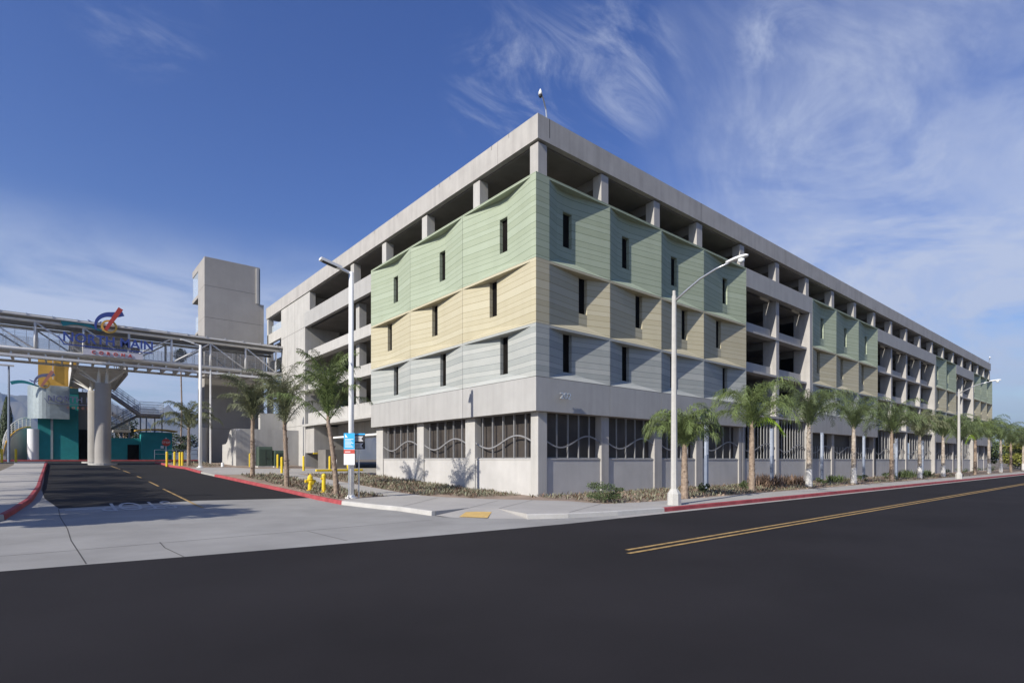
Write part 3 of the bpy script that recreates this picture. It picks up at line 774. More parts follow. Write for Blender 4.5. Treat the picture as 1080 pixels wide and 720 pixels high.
# sign on the bridge and its twin on the steel drum
def logo_sign(origin, W, depth, label, small=False):
    """big open-letter sign; origin = left end of the lettering baseline, W = width of the words"""
    ox, oy, oz = origin; k = W/6.0
    r = empty('station_sign', (ox+W/2, oy, oz), label, 'sign', 'station name signs with a ring logo')
    def T(body, size, cx, z, m, xs=1, sp=1):
        mt = Matrix.Translation((ox+cx*k, oy, oz+z*k)) @ Matrix.Rotation(PI/2, 4, 'X')
        return place_text('lettering', body, size*k, mt, m, extr=.05*k, xs=xs, parent=r, spacing=sp, fatten=.022*size*k)
    sx_, sz_ = (3.3, -.55) if small else (0, 0)
    SB, SR = (M['sbf'], M['srf']) if small else (M['sblue'], M['sred'])
    T('NORTH MAIN', 1.02, 3.0+sx_, sz_, SB, .94, 1.02)
    mb = MB(); mb.box(ox+sx_*k, ox+(6.0+sx_)*k, oy-.04*k, oy+.06*k, oz+(sz_-.32)*k, oz+(sz_-.24)*k); mb.beam((ox+(sx_-.35)*k,oy,oz+(sz_+.35)*k),(ox+(sx_+.05)*k,oy,oz+(sz_-.28)*k),.07*k,.07*k); mb.build('rule', SB, r)
    if not small:
        mb = MB(); mb.box(ox+1.25*k, ox+5.3*k, oy+.0*k, oy+.1*k, oz-.95*k, oz-.40*k); mb.build('backing', M['lilac'], r)
    T('CORONA', .38, 3.15+sx_, -.83+sz_, SR, 1.0, 2.1)
    def ribbon(pts, wds, m, nm, dy=0):
        mb = MB(); vs = []
        for i, ((x, z), w) in enumerate(zip(pts, wds)):
            q0 = pts[max(0, i-1)]; q1 = pts[min(len(pts)-1, i+1)]
            dx, dzz = q1[0]-q0[0], q1[1]-q0[1]; l = math.hypot(dx, dzz); nx, nz = -dzz/l*w/2, dx/l*w/2
            for yy in (oy-.05*k+dy, oy+.05*k+dy):
                vs += [(ox+(x-nx)*k, yy, oz+(z-nz)*k), (ox+(x+nx)*k, yy, oz+(z+nz)*k)]
        fs = []
        for i in range(len(pts)-1):
            a, b = i*4, i*4+4
            fs += [(a,a+1,b+1,b),(a+2,b+2,b+3,a+3),(a,b,b+2,a+2),(a+1,a+3,b+3,b+1)]
        fs += [(0,2,3,1),(len(vs)-4,len(vs)-3,len(vs)-1,len(vs)-2)]
        mb.add(vs, fs); return mb.build(nm, m, r)
    def arc(cx, cz, rr, a0, a1, n=20): return [(cx+rr*math.cos(math.radians(a0+(a1-a0)*i/n)), cz+rr*math.sin(math.radians(a0+(a1-a0)*i/n))) for i in range(n+1)]
    cx, cz = 2.95, 1.55
    ribbon(arc(cx, cz, .48, 0, 360, 32), [.15]*33, M['sgold'], 'ring', -.02*k)
    ribbon([(cx-.25, cz-.35),(cx+.1,cz+.35),(cx+.45,cz+1.0),(cx+.78,cz+1.62)], [.22,.28,.33,.36], SR, 'slash', -.14*k)
    bl = arc(cx+.15, cz+.0, 1.05, 200, 90, 14) + [(cx+.55,cz+1.12),(cx+.95,cz+1.3)]
    ribbon(bl, [.10+.022*i for i in range(len(bl))][:len(bl)], SB, 'arc', .12*k)
    wv = [(x, 1.32+.30*math.sin((x+.1)*1.35+.2)) for x in [(-.1+i*.17) for i in range(16)]]
    ribbon(wv, [.34*(1-(i/17)**2)+.06 for i in range(16)], M['steal'], 'wave', .26*k)
    ribbon([(1.55,1.95),(1.8,1.78),(2.02,1.72),(2.1,1.9),(2.2,1.72),(2.45,1.95)], [.05,.12,.14,.1,.12,.05], M['sblue'], 'bird', .26*k)
    mb = MB()
    for xx in (1.8+sx_*.5, 2.5+sx_*.5, 3.3+sx_*.5, 4.6+sx_*.5): mb.box(ox+xx*k-.03, ox+xx*k+.03, oy+.10*k, oy+.45*k, oz-.3*k, oz-.2*k)
    mb.build('bracket', M['truss'], r)
    return r
logo_sign((-17.0,YF-.55,11.25), 6.0, .1, 'large blue NORTH MAIN lettering with a red and gold ring logo mounted on the bridge')

# ------------------------------------------------------------------ station behind the bridge
SG = None
TT = empty('station_tower', (-17.3,60,1.8), 'teal station tower with an ochre top and a curved steel screen', 'tower')
mb = MB(); mb.box(-18.95, -15.55, 58.0, 62.0, 1.6, 9.0); mb.build('teal_shaft', M['teal'], TT)
mb = MB(); mb.box(-18.95, -15.55, 57.98, 62.02, 9.001, 9.6); mb.build('teal_band', M['teald'], TT)
mb = MB(); mb.box(-18.93, -15.57, 58.0, 62.0, 9.601, 12.6); mb.build('ochre_crown', M['ochre'], TT)
mb = MB(); mb.box(-17.9, -17.7, 57.9, 57.99, 1.8, 6.2); mb.build('light_strip', M['screen'], TT)
mb = MB(); mb.box(-17.75, -17.68, 57.85, 57.97, 10.4, 12.5); mb.build('mast_tube', M['white_steel'], TT)
mb = MB(); vs = []; n = 24
pl = [(-19.72,59.5),(-19.75,58.2)] + [(-17.95-1.75*math.cos(math.radians(a)), 57.9-1.75*math.sin(math.radians(a))) for a in range(0, 100, 10)] + [(-16.35,56.2)]
for (x0, y0), (x1, y1) in zip(pl, pl[1:]):
    mb.beam((x0,y0,7.8),(x1,y1,7.8), .06, 3.5)
mb.build('curved_screen', M['screen'], TT)
mb = MB(); mb.box(-15.5, -13.2, 58.5, 62, 1.7, 3.0); mb.box(-15.5, -13.2, 59.5, 62, 3.0, 9.4); mb.build('stair_wall', M['conc_tower'], TT)
mb = MB(); mb.box(-15.5, -13.4, 58.35, 58.45, 1.8, 5.1); mb.build('dark_doorway', M['dark'], TT)
logo_sign((-20.9,55.95,8.35), 5.1, .1, 'smaller faded NORTH MAIN sign with a teal wave on the curved steel screen', small=True)

dr = MB(); dr.tube([(-19.3,58.2,1.7),(-19.3,58.2,5.0)], .5, 24)
tag(dr.build('white_drum', M['swhite'], smooth=False), 'white round wall of the spiral ramp left of the teal tower', 'wall')
rp = empty('curved_ramp', (-21,59,1.8), 'curved white ramp wall with an arched railing at the left end of the station', 'ramp')
pts = [(-21.6+2.0*(1-math.cos(t*PI/2/10)), 57.0+.35*t, 2.2+3.0*math.sin(t*PI/2/10)) for t in range(11)]
mb = MB()
for p, q in zip(pts, pts[1:]):
    mb.add([(p[0],p[1],1.7),(q[0],q[1],1.7),(q[0],q[1],q[2]),(p[0],p[1],p[2]),(p[0]+.2,p[1],1.7),(q[0]+.2,q[1],1.7),(q[0]+.2,q[1],q[2]),(p[0]+.2,p[1],p[2])],
           [(0,1,2,3),(4,7,6,5),(3,2,6,7),(0,4,5,1),(0,3,7,4),(1,5,6,2)])
mb.build('ramp_wall', M['conc_warm'], rp)
mb = MB(); mb.tube([(p[0],p[1],p[2]+.12) for p in pts], .07, 6); mb.build('coping', M['ochre'], rp)
mb = MB(); mb.tube([(p[0],p[1],p[2]+1.15) for p in pts], .05, 6)
for p in pts: mb.tube([(p[0],p[1],p[2]),(p[0],p[1],p[2]+1.15)], .035, 6)
for h in (.4,.65,.9): mb.tube([(p[0],p[1],p[2]+h) for p in pts], .02, 5)
mb.build('railing', M['white_steel'], rp)

ST = empty('platform_stairs', (-9.5,60.5,1.9), 'grey zigzag platform stairs with mesh sides and a boxed landing on posts', 'stairs')
def flight(a, b, w, nm):
    """inclined flight between a and b (front bottom edges), width w in y"""
    (ax, ay, az), (bx, by, bz) = a, b
    mb = MB()
    mb.add([(ax,ay,az),(bx,by,bz),(bx,by,bz+.35),(ax,ay,az+.35),(ax,ay+w,az),(bx,by+w,bz),(bx,by+w,bz+.35),(ax,ay+w,az+.35)],
           [(0,1,2,3),(4,7,6,5),(0,4,5,1),(3,2,6,7),(0,3,7,4),(1,5,6,2)])
    s = mb.build('flight', M['conc_tower'], ST)
    mb = MB()
    for yy in (ay, ay+w-.04):
        mb.add([(ax,yy,az+.35),(bx,yy,bz+.35),(bx,yy,bz+1.5),(ax,yy,az+1.5)], [(0,1,2,3)])
    mb.build('mesh_side', M['wire'], s)
    mb = MB()
    for yy in (ay, ay+w-.04):
        for h in (.6, .95, 1.3, 1.55): mb.beam((ax,yy,az+h), (bx,by if yy == ay else by+w-.04,bz+h), .05)
        for k in range(9):
            t = k/8; mb.beam((ax+(bx-ax)*t, yy, az+(bz-az)*t), (ax+(bx-ax)*t, yy, az+(bz-az)*t+1.55), .04)
    mb.build('railing', M['bluepost'], s)
flight((-14.2,60,10.5),(-9.7,60,7.0), 1.6, 'u')
flight((-15.5,62.2,3.2),(-9.7,62.2,7.0), 1.6, 'l')
flight((-15.0,65,9.3),(-10.4,65,6.2), 1.6, 'b')
for (x0, x1, y0, y1, z) in ((-9.8,-7.3,59.8,63.8,7.0),(-12.0,-10.2,64.8,67,5.2)):
    mb = MB(); mb.box(x0, x1, y0, y1, z, z+.28); l = mb.build('landing', M['conc_tower'], ST)
    mb = MB()
    for (a, b, c, d) in ((x0,x1,y0,y0+.04),(x0,x1,y1-.04,y1),(x1-.04,x1,y0,y1)): mb.box(a, b, c, d, z+.28, z+1.7)
    mb.build('mesh_side', M['wire'], l)
    mb = MB()
    for h in (.5,.8,1.1,1.4,1.72):
        mb.beam((x0,y0-.02,z+h),(x1,y0-.02,z+h),.045); mb.beam((x1+.02,y0,z+h),(x1+.02,y1,z+h),.045)
    mb.build('railing', M['bluepost'], l)
    for x in (x0+.15, x0+.75, x1-.9, x1-.15):
        mb = MB(); mb.tube([(x,y0+.4,1.9),(x,y0+.4,z)], .08, 8); mb.build('post', M['bluepost'], ST)

KB = empty('station_kiosk', (-9.5,61,1.85), 'low teal station building with a curved ochre roof edge', 'building')
mb = MB(); mb.box(-9.85, -6.75, 57.6, 59.4, 1.6, 5.0); mb.build('teal_wall', M['teal'], KB)
mb = MB(); mb.box(-12.9, -9.86, 58.2, 59.7, 1.6, 4.25); mb.build('teal_wall', M['teal'], KB)
mb = MB(); mb.box(-16, -12.9, 58.6, 58.8, 1.6, 3.1); mb.build('low_wall', M['teal'], KB)
mb = MB(); pts = [(-10.4+.3*i, 57.5-.25*math.sin(i/14*PI), 5.06+.18*math.sin(i/14*PI)) for i in range(15)]
for p, q in zip(pts, pts[1:]): mb.add([(p[0],p[1],p[2]),(q[0],q[1],q[2]),(q[0],59.6,q[2]+.02),(p[0],59.6,p[2]+.02),(p[0],p[1],p[2]+.15),(q[0],q[1],q[2]+.15),(q[0],59.6,q[2]+.17),(p[0],59.6,p[2]+.17)], [(0,1,2,3),(4,7,6,5),(0,4,5,1),(3,2,6,7),(0,3,7,4),(1,5,6,2)])
mb.build('roof_edge', M['ochre'], KB)
mb = MB(); mb.box(-11.1, -10.0, 58.15, 58.25, 1.75, 3.5); mb.build('door_opening', M['dark'], KB)
mb = MB(); mb.box(-7.9, -7.6, 57.55, 57.62, 3.1, 3.4); mb.build('wall_lamp', M['swhite'], KB)
rl = MB()
for h in (.5, 1.0): rl.tube([(-8.6,56.9,1.9+h),(-3,56.9,1.9+h)], .03, 6)
for k in range(6): rl.tube([(-8.6+k*1.1,56.9,1.8),(-8.6+k*1.1,56.9,2.9)], .03, 6)
tag(rl.build('handrail', M['bluepost']), 'thin grey pipe handrail beside the teal kiosk', 'handrail')

# enclosure wall block beside the tower
EN = empty('enclosure_wall', (-2.8,34,1.1), 'smooth white rendered enclosure wall with a curved stepped end', 'wall')
mb = MB()
pr = [(33.0,.9),(33.0,4.3),(33.1,4.42),(33.3,4.46),(34.6,4.45),(35.1,4.38),(35.5,4.1),(36.1,3.45),(36.7,3.2),(38.2,3.15),(38.2,.9)]
mb.prism(pr, 'x', -5.4, -5.1); mb.build('end_wall', M['conc_warm'], EN)
mb = MB(); mb.box(-5.098, -.05, 33.0, 33.3, .9, 4.46); mb.build('front_wall', M['conc_warm'], EN)
wb = MB(); wb.box(-2.2, -.3, 36.4, 36.7, 1.0, 6.2); wb.box(-2.5, -2.2, 36.4, 37, 1, 6.2)
tag(wb.build('utility_wall', M['conc_warm']), 'small pale wall standing just above the enclosure wall', 'wall')

# transformers
def transformer(x, y, w, d, h, lab):
    z = dz(y)+.13
    t = empty('transformer_box', (x,y,z), lab, 'utility box', 'green utility boxes by the enclosure wall')
    mb = MB(); mb.box(x-w/2-.1, x+w/2+.1, y-d/2-.1, y+d/2+.1, z-.1, z+.1); mb.build('pad', M['kerb'], t)
    mb = MB(); mb.prism([(y-d/2,z+.1),(y+d/2,z+.1),(y+d/2,z+h),(y-d/2+.12,z+h),(y-d/2,z+h-.22)], 'x', x-w/2, x+w/2); mb.build('cabinet', M['tgreen'], t, bevel=.02)
    mb = MB(); mb.box(x-.01, x+.01, y-d/2-.01, y-d/2+.01, z+.15, z+h-.3); mb.box(x+.08, x+.14, y-d/2-.03, y-d/2, z+.7, z+.8); mb.build('door_seam', M['sblack'], t)
transformer(-3.75,30.6, 1.1, 1.0, 1.75, 'larger dark green transformer box nearest the white enclosure end')
transformer(-2.65,30.2, .9, .9, 1.45, 'smaller dark green utility box nearer the garage wall')

# ------------------------------------------------------------------ bollards, hydrants, posts
def bollard(x, y, lab, h=1.1, grp='yellow steel bollards'):
    z = dz(y)+.13
    b = empty('bollard', (x,y,z), lab, 'bollard', grp)
    mb = MB(); mb.tube([(x,y,z-.2),(x,y,z+h-.05),(x,y,z+h-.01),(x,y,z+h+.01)], [.085,.085,.06,.02], 14); mb.build('post', M['ypaint'], b, smooth=False)
for x, y, lab in ((-21.0,44.6,'yellow bollard at the far left end of the left sidewalk'),(-20.1,44.4,'yellow bollard nearest the red kerb of the left sidewalk'),
    (-10.2,35.6,'leftmost yellow bollard of the pair by the far kerb corner'),(-9.72,35.0,'second yellow bollard at the far kerb corner'),(-9.5,33.9,'yellow bollard between kerb corner and the farthest palm'),(-9.25,34.3,'rearmost yellow bollard beside the farthest palm'),
    (-4.75,31.1,'yellow bollard just left of the green transformer boxes'),(-3.2,28.7,'yellow bollard in front of the green transformer boxes'),(-5.1,21.4,'yellow bollard behind the palm nearest the plaza, left of the garage entrance'),
    (-2.6,24.2,'yellow bollard at the left jamb of the garage entrance'),(-.6,24.0,'yellow bollard in the middle of the garage entrance'),(1.0,24.2,'yellow bollard behind the blue parking sign in the garage entrance')):
    bollard(x, y, lab, 1.15)
for i, x in enumerate((0.1, .35)):
    z = dz(25)+.13
    o = MB().tube([(x,25,z-.1),(x,25,z+1.0)], .05, 10).build('bollard', M['pole_white'])
    tag(o, ('left' if i == 0 else 'right') + ' of two thin white delineator posts inside the garage entrance', 'post', 'thin white posts in the garage entrance')
ws = MB(); ws.box(-2.2,1.6,22.6,22.8,dz(22.7)+.13,dz(22.7)+.30)
tag(ws.build('wheel_stop', M['ypaint'], bevel=.03), 'long yellow painted concrete wheel stop across the garage entrance', 'wheel stop')
o = MB().tube([(-6.9,30.9,1.15),(-6.9,30.9,1.5)], [.12,.1], 10).build('utility_stub', M['pole_white']); tag(o, 'short white utility stub on the ground before the tower', 'utility stub')

def hydrant(x, y, lab):
    z = dz(y)+.135
    r = empty('fire_hydrant', (x,y,z), lab, 'fire hydrant')
    mb = MB(); mb.tube([(x,y,z),(x,y,z+.05),(x,y,z+.051),(x,y,z+.50),(x,y,z+.52),(x,y,z+.56),(x,y,z+.57),(x,y,z+.60)], [.17,.17,.105,.11,.16,.16,.12,.12], 16); mb.build('barrel', M['ypaint'], r, smooth=False)
    mb = MB(); mb.tube([(x,y,z+.6),(x,y,z+.68),(x,y,z+.74),(x,y,z+.77)], [.13,.12,.07,.03], 14); mb.tube([(x,y,z+.76),(x,y,z+.83)], .03, 6); mb.build('bonnet', M['ypaint'], r)
    mb = MB(); mb.tube([(x-.22,y,z+.45),(x+.22,y,z+.45)], .06, 12); mb.tube([(x-.25,y,z+.45),(x-.20,y,z+.45)], .08, 8); mb.tube([(x+.20,y,z+.45),(x+.25,y,z+.45)], .08, 8); mb.build('side_nozzle', M['ypaint'], r)
    mb = MB(); mb.tube([(x,y-.24,z+.38),(x,y,z+.38)], .085, 12); mb.tube([(x,y-.27,z+.38),(x,y-.23,z+.38)], .10, 8); mb.build('front_nozzle', M['ypaint'], r)
hydrant(-7.85, 8.0, 'yellow fire hydrant with side nozzles in the planting bed behind the red kerb')
x, y = -7.65, 6.75; z = dz(y)+.135
r = empty('standpipe', (x,y,z), 'slim yellow valve standpipe to the right of the fire hydrant', 'standpipe')
MB().tube([(x,y,z),(x,y,z+.06),(x,y,z+.061),(x,y,z+.78)], [.15,.15,.09,.09], 14).build('barrel', M['ypaint'], r)
mb = MB(); mb.tube([(x,y,z+.78),(x,y,z+.86),(x,y,z+.9)], [.11,.09,.03], 12); mb.tube([(x-.14,y,z+.66),(x+.05,y,z+.66)], .05, 8); mb.build('cap', M['ypaint'], r)

# ------------------------------------------------------------------ light poles
def white_pole(x, y, lab, grp='tall white square light poles along the drive'):
    z = dz(y)+.135
    r = empty('light_pole', (x,y,z), lab, 'light pole', grp)
    mb = MB(); mb.tube([(x,y,z),(x,y,z+9.75)], [.125,.10], 12); mb.build('shaft', M['pole_white'], r, smooth=True)
    mb = MB(); mb.tube([(x,y,z),(x,y,z+.05),(x,y,z+.051),(x,y,z+.14)], [.26,.26,.17,.15], 14); mb.build('base_plate', M['pole_white'], r)
    mb = MB(); mb.beam((x,y,z+9.70),(x-.75,y,z+9.88), .09, .09); mb.build('arm', M['pole_white'], r)
    mb = MB(); mb.beam((x-.45,y,z+9.83),(x-1.35,y,z+10.02), .26, .11); h = mb.build('luminaire', M['pole_white'], r)
    mb = MB(); mb.beam((x-.65,y,z+9.81),(x-1.25,y,z+9.935), .2, .03); mb.build('lens', M['sblack'], h)
    return r
wp = white_pole(-7.65, 3.6, 'tall white light pole at the corner beside the blue and black signs')
w2 = copy_tree(wp); w2.location = (-8.63,30.3,dz(30.3)+.135); tag(w2, 'white light pole farther back beside the kerb in front of the elevator tower')

def street_lamp(x, y, lab):
    z = dz(y)+.15
    r = empty('street_lamp', (x,y,z), lab, 'street lamp', 'street lamps along the sidewalk')
    mb = MB(); mb.tube([(x,y,z),(x,y,z+.42),(x,y,z+.62),(x,y,z+.63)], [.27,.26,.13,.12], 8, rot=.39); mb.build('base', M['pole_conc'], r)
    mb = MB(); mb.tube([(x,y,z+.6),(x,y,z+7.95)], [.13,.085], 8, rot=.39); mb.tube([(x,y,z+7.9),(x,y,z+8.15)], .06, 8); mb.build('shaft', M['pole_conc'], r)
    pts = [(x,y-.04,z+7.75),(x,y-.5,z+8.02),(x,y-1.1,z+8.33),(x,y-1.7,z+8.52),(x,y-2.2,z+8.60)]
    mb = MB(); mb.tube(pts, [.045,.04,.036,.034,.034], 8); mb.build('arm', M['alu'], r, smooth=True)
    mb = MB()
    hs = [(-2.1,.04,.05),(-2.25,.07,.06),(-2.45,.12,.07),(-2.68,.14,.07),(-2.84,.10,.055),(-2.9,.03,.03)]
    vs = []; n = 12
    for (yy, w, h) in hs:
        for k in range(n):
            a = 2*PI*k/n; vs.append((x+w*math.cos(a), y+yy, z+8.63+(.0 if math.sin(a) < 0 else 1)*h*math.sin(a)*1.3 + (h*.55*math.sin(a) if math.sin(a) < 0 else 0)+ (yy+2.1)*-.05))
    fs = [(i*n+k, i*n+(k+1) % n, (i+1)*n+(k+1) % n, (i+1)*n+k) for i in range(len(hs)-1) for k in range(n)]
    fs += [tuple(range(n)), tuple(range((len(hs)-1)*n, len(hs)*n))]
    mb.add(vs, fs); hd = mb.build('cobra_head', M['pole_white'], r, smooth=True)
    mb = MB(); mb.tube([(x,y-2.66,z+8.60),(x,y-2.66,z+8.52),(x,y-2.66,z+8.47)], [.11,.10,.04], 14); mb.build('lens', M['lens'], hd, smooth=True)
    return r
sl = street_lamp(.65, -6.95, 'nearest concrete street lamp with a curved arm at the end of the red kerb')
for x, lab in ((45.6,'second concrete street lamp down the street among the palms'),(89,'third street lamp whose head shows above the palms at the garage end'),(132,'farthest street lamp beyond the end of the garage')):
    c = copy_tree(sl); c.location = (x,-6.95,0.0); tag(c, lab)
# lamp far left behind the bridge
x, y = -20.7, 47.5; z = dz(y)
r = empty('light_pole', (x,y,z), 'dark slim light pole at the far left edge under the bridge', 'light pole')
MB().tube([(x,y,z),(x,y,z+8.7)], [.11,.07], 8).build('shaft', M['bluepost'], r)
MB().beam((x-.9,y,z+8.75),(x+.35,y,z+8.75), .3, .12).build('luminaire', M['truss'], r)

# slim posts along the street wall
zt0 = 3.75
bp = empty('slim_post', (10.32,-2.6,0), 'slim blue-grey post between the first and second street palms', 'post', 'slim blue-grey posts along the street planting')
mb = MB(); mb.box(10.22, 10.42, -2.68, -2.52, -.1, 3.75); mb.build('shaft', M['bluepost'], bp, bevel=.01)
mb = MB(); mb.box(10.25, 10.39, -2.70, -2.681, 2.0, 3.72); mb.build('face_plate', M['postl'], bp)
mb = MB(); mb.box(10.205, 10.219, -2.64, -2.56, 1.95, 3.6); mb.build('sunlit_side', M['postl'], bp)  # pale strip painting the sunlit side of the post
for x, lab in ((18.2,'slim blue-grey post between the second and third street palms'),(26.3,'slim blue-grey post between the third and fourth street palms'),(35.1,'slim blue-grey post beside the fifth street palm'),(43.9,'slim blue-grey post just before the second street lamp'),(52.7,'farthest slim blue-grey post, behind the distant palms')):
    c = copy_tree(bp); c.location = (x,-2.6,0); tag(c, lab)

# signs at the corner
x, y = -7.84, 3.35; z = dz(y)+.14
s1 = empty('parking_sign', (x,y,z), 'blue, red and white parking notice on a post in front of the white light pole', 'sign')
# sign faces the camera side (-x -y)
ang = math.atan2(-.641, .767)      # board runs along the camera's right
def board(parent, cx, cy, z0, z1, w, m, nm, off=0, x0=None, x1=None, t=.02):
    a = -w/2 if x0 is None else x0; b = w/2 if x1 is None else x1
    ux, uy = math.cos(ang), math.sin(ang); fx, fy = uy, -ux   # facing viewer
    mb = MB(); vs = []
    for d in (off, off+t):
        for (s_, zz) in ((a,z0),(b,z0),(b,z1),(a,z1)):
            vs.append((cx+ux*s_+fx*d, cy+uy*s_+fy*d, zz))
    mb.add(vs, [(3,2,1,0),(4,5,6,7),(0,1,5,4),(1,2,6,5),(2,3,7,6),(3,0,4,7)])
    return mb.build(nm, m, parent)
MB().tube([(x-.0,y+.05,z-.1),(x,y+.05,z+2.6)], .03, 8).build('post', M['alu'], s1)
board(s1, x, y, 1.50, 2.85, .46, M['swhite'], 'board')
bb = board(s1, x, y, 2.17, 2.85, .46, M['ssky'], 'blue_panel', .022, t=.006)
board(s1, x, y, 1.98, 2.15, .46, M['sred'], 'red_panel', .022, t=.006)
for i in range(7): board(bb, x, y, 2.25+i*.055, 2.272+i*.055, .4, M['swhite'], 'text_line', .029, -.18, .18-.05*((i*7) % 3), t=.003)
mb = MB(); ux, uy = math.cos(ang), math.sin(ang); fx, fy = uy, -ux
def sp(s_, zz, d): return (x+ux*s_+fx*d, y+uy*s_+fy*d, zz)
mb.add([sp(-.17,2.66,.032),sp(-.06,2.66,.032),sp(-.17,2.82,.032),sp(-.17,2.66,.029),sp(-.06,2.66,.029),sp(-.17,2.82,.029)], [(0,1,2),(5,4,3),(0,3,4,1),(1,4,5,2),(2,5,3,0)])
mb.build('white_triangle', M['swhite'], bb)
board(s1, x, y, 2.04, 2.07, .46, M['swhite'], 'text_line', .029, -.18, .05, t=.003)
x, y = -7.30, 3.55; z = dz(y)+.14
s2 = empty('notice_sign', (x,y,z), 'black sign with two pale arrow panels right of the white light pole', 'sign')
MB().tube([(x,y+.05,z-.1),(x,y+.05,z+2.3)], .03, 8).build('post', M['alu'], s2)
board(s2, x-.02, y, 2.18, 2.86, .54, M['sblack'], 'board')
board(s2, x-.02, y, 2.80, 2.86, .54, M['ssky'], 'blue_strip', .022, t=.006)
for z0, z1 in ((2.52,2.74),(2.22,2.44)):
    ux, uy = math.cos(ang), math.sin(ang); fx, fy = uy, -ux
    pl = [(-.22,z0),(.20,z0),(.11,(z0+z1)/2),(.20,z1),(-.22,z1)]
    vs = [(x-.02+ux*a+fx*d, y+uy*a+fy*d, b) for d in (.022,.03) for a, b in pl]
    mb = MB(); mb.add(vs, [(4,3,2,1,0),(5,6,7,8,9)]+[(i,(i+1) % 5,5+(i+1) % 5,5+i) for i in range(5)]); ap = mb.build('arrow_panel', M['sgrey'], s2)
    for j in range(2): board(ap, x-.02, y, z0+.06+j*.08, z0+.085+j*.08, .4, M['sblack'], 'text_line', .031, -.17, .05, t=.003)

# stop sign beyond the bridge
x, y = -8.75, 47.0; z = dz(y)
s3 = empty('stop_sign', (x,y,z), 'red octagonal stop sign on a pole between kiosk and white light pole', 'sign')
MB().tube([(x,y+.05,z),(x,y+.05,z+2.6)], .04, 8).build('post', M['pole_white'], s3)
mb = MB(); pl = [(x+.4*math.cos(PI/8+k*PI/4), z+2.1+.4*math.sin(PI/8+k*PI/4)) for k in range(8)]; mb.prism(pl, 'y', y-.03, y); mb.build('board', M['sred'], s3)
place_text('lettering', 'STOP', .30, Matrix.Translation((x,y-.035,z+2.0)) @ Matrix.Rotation(PI/2,4,'X'), M['swhite'], extr=.004, parent=s3)

# ------------------------------------------------------------------ palms
def palm_meshes(seed, H, R, nf, upright, density=1.0, droop=1.0, lo=12, trunk_r=.13, pale=False, lean=(0,0), leafw=.04, ll=.5):
    rnd = random.Random(seed)
    t = MB(); c = MB()
    n = 34; n_s = 12
    rings = []
    for i in range(n+1):
        f_ = i/n
        rr = trunk_r*(1.25-.4*f_) * (1+rnd.uniform(-.05,.05)) + (.05 if i == 0 else 0) - (trunk_r*.30*max(0, (f_-.9)/.1))
        rings.append((Vector((lean[0]*f_**1.5, lean[1]*f_**1.5, H*f_-.1)), rr))
    t.tube([p for p, _ in rings], [r for _, r in rings], n_s)
    # old leaf bases
    for i in range(int(H*8)):
        f_ = rnd.uniform(.12 if not pale else .35, 1.0); a = rnd.uniform(0, 2*PI)
        p = Vector((lean[0]*f_**1.5, lean[1]*f_**1.5, H*f_-.1)); d = Vector((math.cos(a), math.sin(a), 0)); r_ = trunk_r*(1.15-.4*f_)
        s_ = Vector((-d.y, d.x, 0))*.05
        q = p+d*r_*.9; e = p+d*(r_+rnd.uniform(.03,.075))+Vector((0,0,rnd.uniform(.08,.16)))
        t.add([q-s_, q+s_, e+s_*.5, e-s_*.5, p+d*r_*.7+Vector((0,0,.12))], [(0,1,2,3),(3,2,4)])
    top = Vector((lean[0], lean[1], H-.15))
    t.tube([top-Vector((0,0,.25)), top+Vector((0,0,.1)), top+Vector((0,0,.45)), top+Vector((0,0,.75))], [trunk_r*.75, trunk_r*.8, trunk_r*.5, .02], 8)
    lime = MB()
    for k in range(nf):
        az = 2*PI*(k*.381966)+rnd.uniform(-.25,.25)
        lvl = (k+.5)/nf
        el = math.radians(upright - (upright-lo)*lvl**1.5 + rnd.uniform(-6,6))
        L_ = R*rnd.uniform(.8,1.12)
        if upright > 88 and k >= nf-3: el = math.radians(rnd.uniform(48,62))
        d = Vector((math.cos(az), math.sin(az), 0))
        p = top+Vector((0,0,.5*(1-lvl)-.05)); seg = 22; e = el; ds = L_/seg
        base = []
        curl = math.radians(rnd.uniform(105,135)*droop)
        for i in range(seg+1):
            base.append((p.copy(), e))
            p = p + (d*math.cos(e) + Vector((0,0,1))*math.sin(e))*ds
            e -= curl/seg*(.12+1.76*(i/seg))
        c.tube([b for b, _ in base], [.022*(1-.8*i/seg)+.004 for i in range(seg+1)], 4, cap=False)
        side = Vector((-d.y, d.x, 0))
        for i in range(2 if upright > 60 else 1, seg):
            for sub in range(max(1, round(3*density))):
                ff = (i+sub/max(1, round(3*density)))/seg
                a_, b_ = base[i][0], base[i+1][0]
                q = a_.lerp(b_, sub/max(1, round(3*density)))
                ee = base[i][1]
                fwd = d*math.cos(ee)+Vector((0,0,1))*math.sin(ee); upv = side.cross(fwd) * -1
                ln = ll*(math.sin(PI*min(1, .12+ff*.9))**.6)*rnd.uniform(.75,1.1)+.08
                for sg in (-1, 1):
                    o_ = (side*sg*rnd.uniform(.45,.95) + fwd*rnd.uniform(.55,1.0) + Vector((0,0,1))*rnd.uniform(-.35,.45)).normalized()
                    m1 = q + o_*ln*.5 + Vector((0,0,-.06*ln))
                    m2 = q + o_*ln*.82 + Vector((0,0,-.55*ln*rnd.uniform(.6,1.3)))
                    wv = fwd.cross(o_).normalized()*0 + fwd*leafw*.5
                    c.add([q-wv*.6, q+wv*.6, m1+wv, m1-wv, m2], [(0,1,2,3),(3,2,4)])
    return t, c
